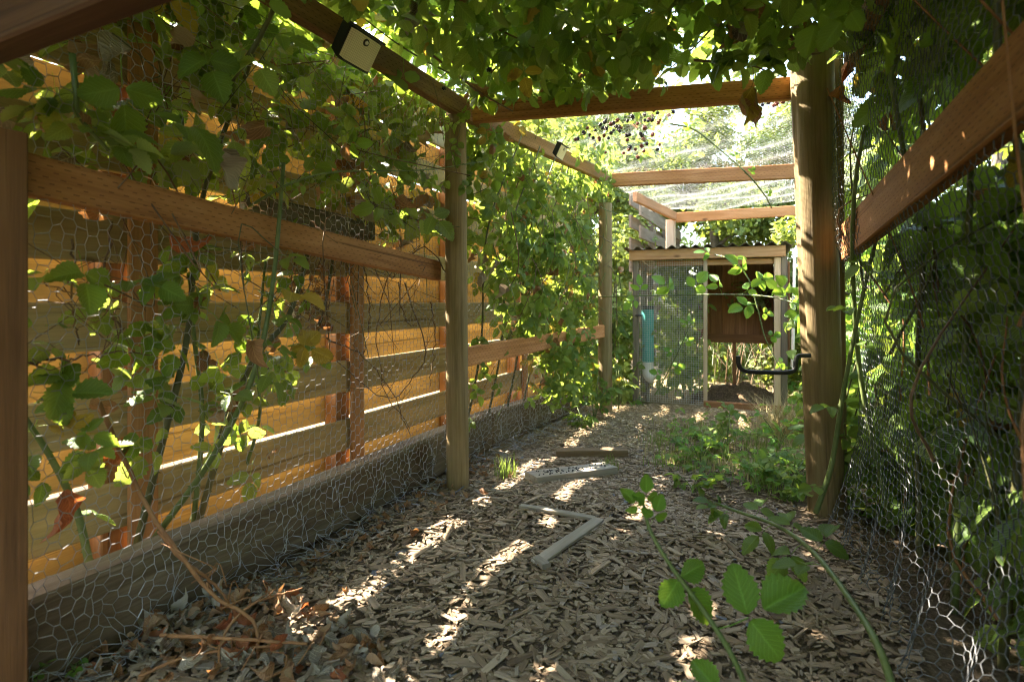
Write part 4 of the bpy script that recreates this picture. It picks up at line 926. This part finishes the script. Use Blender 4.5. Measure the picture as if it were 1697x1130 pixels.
def stool():
    o = thing('garden_bench', 'pale slatted bench end outside the right wire', 'bench', at(1535, 760, 2.2) * [1, 1, 0])
    c = at(1530, 700, 2.3)
    for i in range(3): plank('slat', c + N * .06 * i - U * .35 + UP * -.01, c + N * .06 * i + U * .4 + UP * -.01, .05, .02, M_pale, o)
    plank('leg', [*(c + U * .25)[:2], 0], c + U * .3 - UP * .025, .03, .03, M_black, o, up=U); plank('leg', [*(c - U * .25 + N * .1)[:2], 0], c - U * .25 + N * .1 - UP * .025, .03, .03, M_black, o, up=U)
stool()

# ------------------------------------------------------------------ mulch, litter, weeds
def chips(n, region, L0, L1, W0, W1, H0, H1, tmin=0, tmax=1, lift=0.005, tilt=.10):
    Z = rng.random((n, 2)); pts = region(Z); L = rng.uniform(L0, L1, n) * rng.choice([.6, .8, 1, 1, 1.3], n); W = rng.uniform(W0, W1, n); H = rng.uniform(H0, H1, n)
    # outline: six corner points, long along x, ends cut at angles
    ox = np.stack([-L / 2 + rng.uniform(-.2, .2, n) * W, L / 2 * rng.uniform(.6, 1, n), L / 2 + rng.uniform(-.2, .3, n) * W, L / 2 * rng.uniform(.8, 1, n), -L / 2 * rng.uniform(.7, 1, n), -L / 2 - rng.uniform(0, .4, n) * W], 1)
    oy = np.stack([-W / 2 * rng.uniform(.5, 1, n), -W / 2 * rng.uniform(.7, 1.1, n), -W * .1 * rng.uniform(-1, 1, n), W / 2 * rng.uniform(.6, 1.1, n), W / 2 * rng.uniform(.7, 1, n), W * .1 * rng.uniform(-1, 1, n)], 1)
    top = np.stack([ox * .985, oy * .965, np.repeat(H[:, None] / 2, 6, 1) + rng.normal(0, .0008, (n, 6))], -1); bot = np.stack([ox, oy, np.repeat(-H[:, None] / 2, 6, 1)], -1)
    V = np.concatenate([top, bot], 1); uv = V * 1.0 + rng.uniform(0, 30, (n, 1, 3))
    a = rng.uniform(0, 2 * np.pi, n); tx, ty = rng.normal(0, tilt, n), rng.normal(0, tilt * .7, n)
    def rot(V, ang, i, j):
        c, s = np.cos(ang)[:, None], np.sin(ang)[:, None]; W_ = V.copy(); W_[..., i] = V[..., i] * c - V[..., j] * s; W_[..., j] = V[..., i] * s + V[..., j] * c; return W_
    V = rot(rot(rot(V, tx, 1, 2), ty, 0, 2), a, 0, 1)
    z = gz(pts[:, 0], pts[:, 1]) + rng.uniform(0, lift, n) + np.abs(ty) * L * .35
    V = V + np.stack([pts[:, 0], pts[:, 1], z], -1)[:, None]
    j = np.arange(6); k = (j + 1) % 6; Fq = np.stack([j, 6 + j, 6 + k, k], -1); b = np.arange(n)[:, None, None] * 12
    tint = rng.beta(2.2, 1.7, n) * (tmax - tmin) * .93 + tmin; blue = rng.random(n) < .006; tint = np.where(blue, 1.0, tint)
    return V.reshape(-1, 3), [(Fq[None] + b).reshape(-1, 4), np.arange(6)[None] + np.arange(n)[:, None] * 12], np.repeat(tint, 12), uv.reshape(-1, 3)
def run_region(s0, s1, t0, t1, pw=1.0):
    def f(Z):
        s = s0 + (s1 - s0) * Z[:, 0] ** pw; t = t0 + (t1 - t0) * Z[:, 1]; return P2[None] + s[:, None] * U + t[:, None] * N
    return f
def mulch():
    g = Geo()
    for args in [(5200, run_region(-2.0, .2, -.12, 1.62), .020, .062, .007, .021, .0010, .0030), (13000, run_region(-2.0, .4, -.12, 1.62), .008, .028, .003, .011, .001, .003), (3400, run_region(0, 1.0, -.1, 1.0), .018, .05, .007, .017, .001, .003),
                 (6500, run_region(.1, 1.6, -.05, 1.4), .008, .028, .003, .010, .001, .003), (650, run_region(-1.7, .3, 0, 1.5), .045, .105, .012, .028, .002, .0045), (260, run_region(-1.7, .6, 0, 1.5), .05, .12, .004, .008, .002, .004)]:
        V, F, t, uv = chips(*args); g.add(V, F, tint=t, luv=uv)
    tag(g.obj('wood_chips', M_chip), 'grey brown wood chip mulch covering the floor of the run', kind='stuff')
    g = Geo(); V, F, t, uv = chips(7000, run_region(.9, 2.4, -.05, 1.5), .012, .04, .004, .010, .0015, .003, lift=.015); g.add(V, F, tint=t, luv=uv)
    V, F, t, uv = chips(1500, lambda Z: np.stack([K(a, d, 0) for a, d in zip(.5 + Z[:, 0] * .65, -.3 + Z[:, 1] * .5)]), .012, .04, .004, .01, .0015, .003); g.add(V, F, tint=t, luv=uv)
    tag(g.obj('wood_shavings', M_shaving), 'pale shavings and straw spread before the coop', kind='stuff')
mulch()
def litter():
    # curled dead leaves heaped at the near left corner
    def spot():
        px = rng.uniform(150, 640); py = rng.uniform(960, 1128); 
        return px, py
    n = 0
    while n < 290:
        px, py = spot()
        if py < 1128 - (640 - px) * .0 - max(0, (px - 330)) * -.0 and py < 980 + max(0, (px - 420)) * .35 and px > 420: continue
        Y = .85 * 900 / (py - HY); p = at(px, py, Y); p[2] = gz(p[0], p[1]) + rng.uniform(.01, .035)
        if to_run(p)[1] < -.1: n += 1; continue
        m = M_grayleaf if rng.random() < .52 else (M_dead if rng.random() < .7 else M_reddead); x = rng.integers(6)
        q = pose(p, unit(rnd() * [1, 1, .25]), unit(rnd(.5) + UP * .8), rng.uniform(.28, .72)); o = bpy.data.objects.new('dead_leaf', leaf_mesh('curled', int(x), m)); C.objects.link(o)
        a = q[:3].T; o.matrix_local = Matrix(((*a[0], p[0]), (*a[1], p[1]), (*a[2], p[2]), (0, 0, 0, 1)))
        tone = 'pale grey' if m is M_grayleaf else ('tan brown' if m is M_dead else 'rust red'); where = 'under the wire at the near fence foot' if to_run(p)[1] < .03 else ('among the crossing dead canes' if px < 430 else 'at the chip side of the litter heap')
        tag(o, f'curled {tone} dead leaf {where}', 'dead leaf', 'dead leaves littering the mulch'); n += 1
    G = {}
    for _ in range(230):
        s, t = rng.uniform(-1.5, .4), abs(rng.normal(0, .13)) - .1; p = S(s, t, 0); p[2] = gz(p[0], p[1]) + rng.uniform(.005, .03); x = int(rng.integers(6)); m = M_dead if rng.random() < .7 else M_grayleaf
        G.setdefault(m.name, (m, []))[1].append((x, pose(p, unit(rnd() * [1, 1, .25]), unit(rnd(.5) + UP), rng.uniform(.2, .5))))
    for m, L in G.values():
        g = Geo()
        for x, q in L: V, F, uv = CURLED[x]; g.add(V @ q[:3] + q[3], F, luv=uv, tint=rng.random())
        tag(g.obj('leaf_litter', m, smooth=True), 'small crumbled dead leaves along the wire foot', kind='stuff')
    # dead canes
    canes = [([(165, 668, 1.33), (205, 760, 1.34), (250, 850, 1.34), (300, 920, 1.33), (352, 985, 1.33), (420, 1030, 1.32), (428, 1120, 1.25)], .0058, 'rusty dead cane leaning from the wire down into the litter'),
             [[(262, 880, 1.36), (300, 925, 1.34), (350, 962, 1.36), (380, 1000, 1.36)], .0045, 'shorter dead cane crossing the leaning one above the litter'], ([(265, 1052, 1.27), (380, 1058, 1.26), (510, 1066, 1.27)], .0045, 'straight dead cane lying level across the litter heap'),
             ([(360, 1120, 1.22), (372, 1050, 1.28), (420, 1000, 1.36), (500, 975, 1.5)], .0035, 'thin dead cane arching over the litter towards the chips'), ([(230, 1120, 1.2), (320, 1085, 1.24), (450, 1070, 1.28)], .004, 'bent dead cane at the near edge of the litter heap'),
             ([(440, 1128, 1.2), (520, 1080, 1.3), (556, 1012, 1.45)], .0032, 'fine dead twig at the chip side of the litter heap')]
    for pts, r, lab in canes:
        P = spline([at(*q) for q in pts], 30); low = lab.startswith(('straight', 'thin', 'bent', 'fine'))
        P[:, 2] = np.maximum(P[:, 2], gz(P[:, 0], P[:, 1]) + .012)
        org = P[np.argmin(P[:, 2])]; g = Geo(); V, F = tube(P + rng.normal(0, .0008, P.shape), np.linspace(r, r * .7, 30), 7); g.add(V, F)
        for k in range(3):
            i = rng.integers(4, 26); V, F = tube(spline([P[i], P[i] + rnd(.02) + UP * .015, P[i] + rnd(.04)], 6), .0016, 4); g.add(V, F)
        tag(g.obj('dead_cane', M_deadcane, origin=org, smooth=True), lab, 'dead cane')
litter()
def blades(g, c, n, spread, h0, h1, wid=.003, lean=.35):
    for _ in range(n):
        p = np.array([c[0] + rng.normal(0, spread), c[1] + rng.normal(0, spread), 0]); p[2] = gz(p[0], p[1]); a = rng.uniform(0, 6.28); h = rng.uniform(h0, h1); d = np.array([math.cos(a), math.sin(a), 0]); sd_ = np.array([-d[1], d[0], 0]) * wid
        l = rng.uniform(.1, 1) * lean; q1 = p + UP * h * .5 + d * h * l * .4; q2 = p + UP * h * (1 - l * .4) + d * h * l * 1.3
        g.add(np.array([p - sd_, p + sd_, q1 + sd_ * .8, q1 - sd_ * .8, q2]), [np.array([[0, 1, 2, 3]]), np.array([[3, 2, 4]])], luv=np.zeros((5, 3)), tint=rng.random())
def weeds():
    g = Geo(); g2 = Geo()
    for _ in range(380):
        px = rng.uniform(1075, 1335); py = rng.uniform(705, 830)
        if py > 770 + (px - 1075) * .22: continue
        Y = .85 * 900 / (py - HY); blades(g if rng.random() < .55 else g2, at(px, py, Y), 9, .04, .02, .085, .002)
    tag(g.obj('grass', M_grass), 'short green grass and weeds on the floor between thick post and path', kind='stuff'); tag(g2.obj('dry_grass', M_straw), 'dry straw blades among the green weeds', kind='stuff')
    g = Geo(); c = at(1010, 776, 2.78); blades(g, c, 60, .022, .04, .11, .0016); tag(g.obj('grass_tuft', M_grass, origin=on_ground(c)), 'fresh grass tuft growing between the two grey planks', 'grass tuft')
    g = Geo(); c = at(1297, 700, 3.45); blades(g, c, 420, .07, .12, .34, .002, .8); tag(g.obj('grass_tuft', M_straw, origin=on_ground(c)), 'large dry straw coloured grass tuft at the coop corner', 'grass tuft')
    g = Geo(); c = at(840, 770, 2.62); blades(g, c, 60, .03, .04, .13, .0022); tag(g.obj('grass_tuft', M_grass, origin=on_ground(c)), 'small grass tuft against the wire right of the split post', 'grass tuft', kind='stuff')
    wl = {}
    for _ in range(430):
        px = rng.uniform(1085, 1345); py = rng.uniform(700, 850)
        if py > 775 + (px - 1085) * .28 or (rng.random() < .5 and py < 725): continue
        p = at(px, py, .85 * 900 / (py - HY)); p[2] = gz(p[0], p[1]) + abs(rng.normal(0, .05)) + .01; x = int(rng.integers(12)); m = [M_leaf, M_leaf2, M_fresh][rng.integers(3)]
        wl.setdefault(m.name, (m, Geo()))[1].add(*(lambda q, L: (L[0] @ q[:3] + q[3], L[1]))(pose(p, unit(rnd() * [1, 1, .2]), UP + rnd(.35), rng.uniform(.25, .6)), LEAVES[1][x]), luv=LEAVES[1][x][2], tint=rng.random())
    for m, gg in wl.values(): tag(gg.obj('weeds', m, smooth=True), 'low leafy weeds mixed into the grass by the thick post', kind='stuff')
    def seedling(px, py, Y, n, h, mat, size, lab, grp=None):
        c = on_ground(at(px, py, Y)); pl = Plant('bramble_seedling', lab, 'seedling', c, grp, False)
        for k in range(n):
            a = rng.uniform(0, 6.28); d = np.array([math.cos(a), math.sin(a), 0]); hh = h * rng.uniform(.5, 1); P = spline([c, c + d * .03 + UP * hh * .6, c + d * .08 + UP * hh], 8); pl.cane(P, .0022, M_cane, 5, name='stem')
            for q in (3, 5, 7): dd = unit(d * .7 + rnd(.5) + UP * .1); pl.leaf(P[q], dd, UP + rnd(.3), size * rng.uniform(.7, 1.1), mat)
        pl.finish()
    seedling(1205, 745, 3.05, 6, .24, M_leaf2, .62, 'leafy seedling standing tallest in the grass before the coop door')
    seedling(1160, 772, 2.85, 5, .14, M_fresh, .5, 'pale seedling low in the grass beside the bare path')
    seedling(1255, 790, 2.6, 5, .15, M_leaf, .6, 'dark seedling in the grass halfway to the thick post')
    seedling(1310, 800, 2.5, 5, .17, M_leaf, .6, 'seedling hugging the foot of the thick leaning post')
    seedling(1290, 735, 3.1, 5, .2, M_fresh, .55, 'seedling beside the dry grass tuft')
    seedling(1150, 815, 2.45, 4, .10, M_leaf, .65, 'flat dark seedling at the near edge of the grass')
    seedling(985, 690, 3.95, 9, .32, M_leaf, .7, 'bushy seedling at the foot of the coop side post')
    seedling(1025, 680, 4.2, 9, .4, M_leaf2, .7, 'taller bushy seedling between coop side post and coop mesh')
    seedling(965, 700, 3.7, 6, .14, M_leaf, .6, 'low seedling on the wire foot by the coop side post')
    seedling(110, 1045, 1.26, 2, .06, M_fresh, .3, 'tiny seedling under the wire at the near fence foot')
weeds()

# ------------------------------------------------------------------ single canes that stand out
def shoot(name, label, pts, r, mat, leaves, thorns=True, side=7, leafmat=None, grow=1.0):
    P = spline([at(*q) for q in pts], 36); base = P[np.argmin(P[:, 2])].copy(); pl = Plant(name, label, 'bramble cane', base, None, False); pl.variants = [0, 1, 3, 5, 6, 9, 10]
    pl.cane(P, np.linspace(r, r * .55, 36), mat, side, thorns)
    for (f, d, n, s_, *rest) in leaves: pl.leaf(P[int(f * 35)], np.array(d, float), np.array(n, float), s_ * grow, rest[0] if rest else (leafmat or M_leaf), 0, rest[1] if len(rest) > 1 else None)
    pl.finish(); return P
shoot('bramble_cane', 'bright young shoot rising from the floor nearest the viewer', [(1262, 1200, .98), (1215, 1090, 1.0), (1165, 1010, 1.03), (1110, 935, 1.06), (1078, 880, 1.08), (1066, 835, 1.1)], .0058, M_cane,
      [(.33, (.75, -.1, .35), (-.1, -.75, .6), 1.15), (.1, (-.5, 0, .05), (.2, -.5, .9), 1.0), (.66, (.35, -.1, -.5), (.1, -.7, .7), .95), (.85, (.3, -.2, .8), (0, -1, .3), .45), (.97, (.1, 0, 1), (0, -1, .2), .45), (.93, (-.6, 0, .7), (0, -1, .5), .4)], leafmat=M_fresh)
shoot('bramble_cane', 'thick thorny cane bending low over the chips by the right wire', [(1492, 1180, 1.08), (1455, 1070, 1.18), (1400, 980, 1.36), (1345, 912, 1.55), (1290, 872, 1.75), (1230, 850, 1.9), (1190, 835, 2.0)], .0088, M_cane,
      [(.45, (-.4, .3, -.1), (.1, -.3, 1), .85), (.5, (.5, .3, .3), (-.2, -.3, 1), .9), (.56, (-.5, -.2, -.3), (0, -.5, .9), .95), (.62, (.3, .6, .2), (0, -.2, 1), .85), (.7, (-.6, -.2, -.2), (.1, -.4, 1), .85), (.78, (.4, .4, .25), (0, 0, 1), .75), (.86, (-.5, .1, -.1), (.1, -.3, 1), .75), (.95, (-.6, .3, .1), (0, -.2, 1), .7), (.99, (-.8, -.2, 0), (0, -.2, 1), .65)])
shoot('bramble_cane', 'upright thorny green cane standing before the thick leaning post', [(1352, 850, 1.98), (1378, 770, 1.96), (1396, 660, 1.93), (1418, 545, 1.9), (1440, 445, 1.88), (1452, 400, 1.88)], .0098, M_cane,
      [(.12, (-.9, 0, .05), (.1, -.3, 1), .6), (.38, (-.9, -.1, .15), (.1, -.2, 1), .72), (.55, (.7, -.1, .2), (-.1, -.4, .9), .7), (.66, (-.9, 0, .0), (.1, -.2, 1), .72), (.8, (.6, .2, -.3), (0, -.6, .8), .8), (.9, (-.5, 0, -.3), (0, -.6, .8), .7)])
shoot('bramble_cane', 'slender leafy cane stretched level across the coop front', [(985, 492, 3.9), (1080, 490, 3.4), (1180, 488, 2.9), (1270, 491, 2.5), (1336, 508, 2.25)], .004, M_cane,
      [(.2, (0, -.3, .9), (0, -1, .4), .62), (.22, (-.5, 0, -.4), (0, -1, .4), .6), (.36, (-.5, -.2, .6), (0, -1, .5), .8, M_fresh, 2), (.42, (.5, -.1, .6), (0, -1, .5), .8, M_fresh, 1), (.55, (-.3, 0, .7), (0, -1, .5), .62), (.64, (.5, -.1, .4), (0, -1, .5), .55), (.78, (.6, 0, .7), (0, -1, .4), .6), (.9, (-.4, 0, .8), (0, -1, .4), .6, M_fresh, 0), (.97, (.3, 0, .7), (0, -1, .4), .55), (.95, (0, -.1, -.8), (0, -1, .4), .5)], leafmat=M_fresh, grow=1.3)
shoot('bramble_cane', 'arching cane hanging diagonally over the coop doorway', [(1185, 422, 2.95), (1215, 432, 2.85), (1240, 462, 2.8), (1255, 510, 2.75), (1268, 560, 2.7), (1290, 605, 2.65)], .0042, M_cane,
      [(.02, (-.8, 0, .3), (0, -.8, .7), .5), (.12, (.8, -.1, -.1), (0, -.7, .8), .5), (.38, (-.4, -.2, .5), (0, -1, .4), .72, M_fresh, 2), (.45, (.8, 0, .2), (0, -1, .4), .6), (.58, (-.8, -.1, -.2), (0, -1, .5), .68, M_fresh, 4), (.64, (.5, 0, -.1), (0, -1, .5), .4), (.8, (.7, 0, .2), (0, -1, .4), .4), (.97, (.5, 0, -.5), (0, -1, .4), .4)], leafmat=M_fresh, grow=1.3)
shoot('bramble_cane', 'bare new cane hanging under the netting beside the yellow leaf', [(1108, 205, 2.75), (1150, 215, 2.7), (1195, 250, 2.6), (1240, 290, 2.5), (1268, 325, 2.45), (1279, 345, 2.43)], .0046, M_cane,
      [(.5, (.3, 0, .8), (0, -1, .3), .38), (.62, (.5, 0, .6), (0, -1, .3), .3), (.8, (.6, 0, .5), (0, -1, .3), .26), (.2, (-.6, 0, .4), (0, -1, .3), .4)], leafmat=M_fresh)
shoot('bramble_cane', 'sprout climbing in front of the coop wire cloth', [(1085, 655, 3.9), (1105, 620, 3.9), (1125, 580, 3.85), (1145, 535, 3.85)], .005, M_cane,
      [(.3, (-.6, 0, .3), (0, -1, .5), .75), (.4, (.7, 0, .2), (0, -1, .5), .75), (.6, (-.6, 0, .4), (0, -1, .5), .65), (.75, (.6, 0, .3), (0, -1, .5), .6), (.95, (.1, 0, 1), (0, -1, .3), .5), (.95, (-.6, 0, .6), (0, -1, .4), .5)], leafmat=M_fresh)
def bush(lab, c, rad, h, n, size, mats, np_=60):
    c = on_ground(c); pl = Plant('bramble_bush', lab, 'bush', c, None, False)
    for k in range(9):
        a = rng.uniform(0, 6.28); e = c + np.array([math.cos(a), math.sin(a), 0]) * rad * rng.uniform(.3, .9); P = spline([c, (c + e) / 2 + UP * h * rng.uniform(.7, 1), e + UP * h * rng.uniform(.3, .9)], 14); pl.cane(P, np.linspace(.007, .003, 14), M_canedk if k % 2 else M_cane, 6)
    for _ in range(n):
        a = rng.uniform(0, 6.28); q = rad * math.sqrt(rng.random()); z = h * rng.uniform(.03, 1) * (1 - .35 * q / rad); p = c + np.array([math.cos(a) * q, math.sin(a) * q, z])
        d, nn = leaf_up(p, 1, UP * .7 + np.array([0, -.5, 0]), .5); pl.leaf(p, d, nn, size * rng.uniform(.7, 1.2), mats[rng.integers(len(mats))])
    pl.finish(np_)
bush('leafy bramble bush filling the gap between the coop mesh and the coop side post', at(1012, 660, 4.75), .26, 1.15, 300, .8, [M_leaf, M_leaf2, M_leaf2])
bush('bramble bush spreading behind the vine curtain beside the coop', at(985, 640, 5.3), .45, 1.3, 300, .9, [M_leaf, M_leaf2], 30)
bush('bright bush outside the right wire just past the thick leaning post', at(1440, 640, 3.3), .40, 1.5, 420, .9, [M_leaf2, M_fresh, M_leaf])
bush('leafy bush squeezed between coop corner and thick leaning post', at(1352, 640, 4.6), .32, 1.25, 300, .8, [M_leaf2, M_leaf, M_fresh], 40)
bush('broad bush seen through the gap under the coop boards', K(.7, 2.1, 0), .6, .8, 350, 1.0, [M_leaf, M_leaf2], 30)
bush('low bush outside the right wire near its foot', at(1480, 760, 2.25), .28, .7, 200, .9, [M_leaf, M_leaf2], 40)
def yellow_leaf():
    p = at(1247, 110, 1.85); t = thing('hanging_leaf', 'large yellow and brown leaf hanging below the cross beam', 'dead leaf', p)
    g = Geo(); V, F = tube(spline([p, p + UP * -.045 + [.004, 0, 0], at(1244, 148, 1.85)], 8), .0013, 5); g.add(V, F); g.obj('stalk', M_twig, t)
    for q, d, n, s_, x, m in [((1240, 148), (-.06, 0, -1), (.35, -1, .1), 1.5, 0, M_yellow), ((1246, 146), (.12, 0, -1), (-.8, -.7, .1), 1.65, 2, M_dead)]:
        V, F, uv = single(90 + x, .3, 0, .085, .05); P = pose(at(*q, 1.85), d, n, s_); g = Geo(); g.add(V @ P[:3] + P[3], F, luv=uv, tint=.3); g.obj('leaf', m, t, smooth=True)
yellow_leaf()
# ---- berries
def ico():
    t = (1 + 5 ** .5) / 2; V = np.array([(-1, t, 0), (1, t, 0), (-1, -t, 0), (1, -t, 0), (0, -1, t), (0, 1, t), (0, -1, -t), (0, 1, -t), (t, 0, -1), (t, 0, 1), (-t, 0, -1), (-t, 0, 1)], float); V /= np.linalg.norm(V[0])
    F = np.array([(0, 11, 5), (0, 5, 1), (0, 1, 7), (0, 7, 10), (0, 10, 11), (1, 5, 9), (5, 11, 4), (11, 10, 2), (10, 7, 6), (7, 1, 8), (3, 9, 4), (3, 4, 2), (3, 2, 6), (3, 6, 8), (3, 8, 9), (4, 9, 5), (2, 4, 11), (6, 2, 10), (8, 6, 7), (9, 8, 1)]); return V, F
IV, IF = ico()
def berry_mesh(m):
    g = Geo()
    for v in np.vstack([IV, [[0, 0, .2]]]): g.add(IV * .0042 + v * [.0058, .0058, .0075], IF)
    return raw_mesh('berry', np.concatenate(g.V), np.concatenate(g.F[3]), m, smooth=True)
BM = [berry_mesh(M_berry), berry_mesh(M_berryred)]
def berries():
    spots = [(1010, 205, 2.75, 12, .035, .25, 'berry spray hanging nearest the split post end of the cross beam'), (1045, 215, 2.8, 16, .05, .1, 'ripe black berry spray in the thick of the hanging clusters'), (1090, 195, 2.75, 10, .04, .15, 'berry spray touching the underside of the cross beam middle'),
             (985, 225, 2.9, 16, .06, .45, 'mixed red and black berry spray low behind the cross beam'), (1060, 245, 3.0, 14, .05, .35, 'reddish berry spray lowest of the hanging clusters'), (1285, 165, 2.6, 9, .05, .2, 'small berry spray beside the yellow hanging leaf'), (790, 118, 2.2, 14, .05, .1, 'black berry spray above the split post top'), (1215, 60, 1.85, 6, .06, .0, 'few ripe berries tucked in the leaf canopy')]
    for px, py, Y, n, sp, red, lab in spots:
        c = at(px, py, Y); t = thing('berry_spray', lab, 'berry cluster', c + UP * .05, 'berry sprays hanging from the canopy'); g = Geo()
        for k in range(n):
            p = c + rnd(sp) * [1, 1, .6]; o = bpy.data.objects.new('berry', BM[1 if rng.random() < red + .15 else 0]); C.objects.link(o); o.parent = t
            o.location = Vector(p - (c + UP * .05)); o.rotation_euler = tuple(rng.uniform(0, 6, 3)); o.scale = (rng.uniform(.8, 1.35),) * 3
            V, F = tube(spline([p + UP * .008, (p + c) / 2 + UP * .03, c + UP * .05], 5), .0009, 4, False); g.add(V, F)
        g.obj('stalks', M_canedk, t)
berries()

# ------------------------------------------------------------------ trees beyond
def tree(label, x, y, h, rad, n, seed, low=.25, size=.085, mat=M_tree):
    rg = np.random.default_rng(seed); t = thing('tree', label, 'tree', (x, y, 0), 'trees beyond the run'); g = Geo(); base = np.array([x, y, 0.0])
    P = spline([base - UP * .1, base + UP * h * .35 + rg.normal(0, .1, 3), base + UP * h * .9 + rg.normal(0, .15, 3)], 14); V, F = tube(P, np.linspace(.03 * h, .008 * h, 14), 8); g.add(V, F); cl = []
    for k in range(22):
        f = rg.uniform(low * .8, .95); p = P[int(f * 13)]; a = rg.uniform(0, 6.28); R_ = rad * math.sin(math.pi * (0.15 + .8 * (f - low * .5))) * rg.uniform(.6, 1.1)
        e = p + np.array([math.cos(a) * R_, math.sin(a) * R_, rg.uniform(-.1, .35) * rad]); B = spline([p, (p + e) / 2 + UP * .12 * rad, e], 8); V, F = tube(B, np.linspace(.010 * h, .002 * h, 8), 5); g.add(V, F)
        for q in (.45, .7, 1.0): cl.append((B[int(q * 7)], rad * rg.uniform(.16, .32)))
    g.obj('trunk', M_bark, t, smooth=True)
    ci = rg.integers(0, len(cl), n); ctr = np.array([c for c, _ in cl])[ci]; rr = np.array([r for _, r in cl])[ci]
    dv = rg.normal(size=(n, 3)); dv /= np.linalg.norm(dv, axis=1)[:, None]; pos = ctr + dv * (rr * rg.uniform(.2, 1.15, n) ** .6)[:, None] * [1, 1, .75]
    nn = dv * .5 + rg.normal(0, .5, (n, 3)) + [0, 0, .6]; nn /= np.linalg.norm(nn, axis=1)[:, None]; d = np.cross(nn, rg.normal(size=(n, 3))); d /= np.linalg.norm(d, axis=1)[:, None]; s_ = np.cross(nn, d); L = (size * rg.uniform(.6, 1.3, n))[:, None]
    V = np.stack([pos - d * L * .5, pos + s_ * L * .32 + nn * L * .06, pos + d * L * .5, pos - s_ * L * .32 + nn * L * .06], 1).reshape(-1, 3); F = np.arange(n * 4).reshape(-1, 4)
    gg = Geo(); gg.add(V, F, tint=np.repeat(rg.random(n), 4), luv=np.zeros((n * 4, 3))); tag(gg.obj('crown', mat, t), kind='stuff')
tree('broad green tree filling the gap over the coop roof', 3.6, 9.6, 4.6, 1.9, 26000, 1, .08, .10)
tree('pale leaved tree behind the middle of the roof netting', 2.0, 11.5, 6.2, 2.2, 22000, 2, .2, .11)
tree('tall tree behind the split post end of the netting', 0.6, 12.5, 6.5, 2.2, 20000, 3, .2, .11)
tree('leafy tree behind the thick leaning post', 5.2, 9.0, 5.0, 2.0, 24000, 4, .05, .10)
tree('small bushy tree outside the right wire beyond the hook', 3.1, 4.7, 2.3, .9, 14000, 5, .04, .06)
tree('shrubby tree close outside the right wire', 3.7, 2.6, 3.4, 1.3, 20000, 6, .06, .08)
tree('round crowned tree right of the thick leaning post', 5.0, 5.6, 4.4, 1.9, 26000, 8, .03, .09)
tree('yellow green tree between the netting and the sky', 1.2, 8.6, 5.0, 1.6, 24000, 9, .3, .09)
tree('distant tree closing the view behind the coop', 3.0, 15.5, 5.5, 3.0, 22000, 7, .05, .13)
tree('broad unseen tree added behind the viewer to cut frontal light', 0.6, -3.4, 4.6, 2.3, 9000, 10, .03, .13)  # out of view, added to hold back light from behind the camera
tree('leafy unseen tree added behind the viewer as a light blocker beside the board fence', -2.6, -2.6, 3.6, 1.6, 6000, 11, .03, .12)  # second added blocker, also out of view
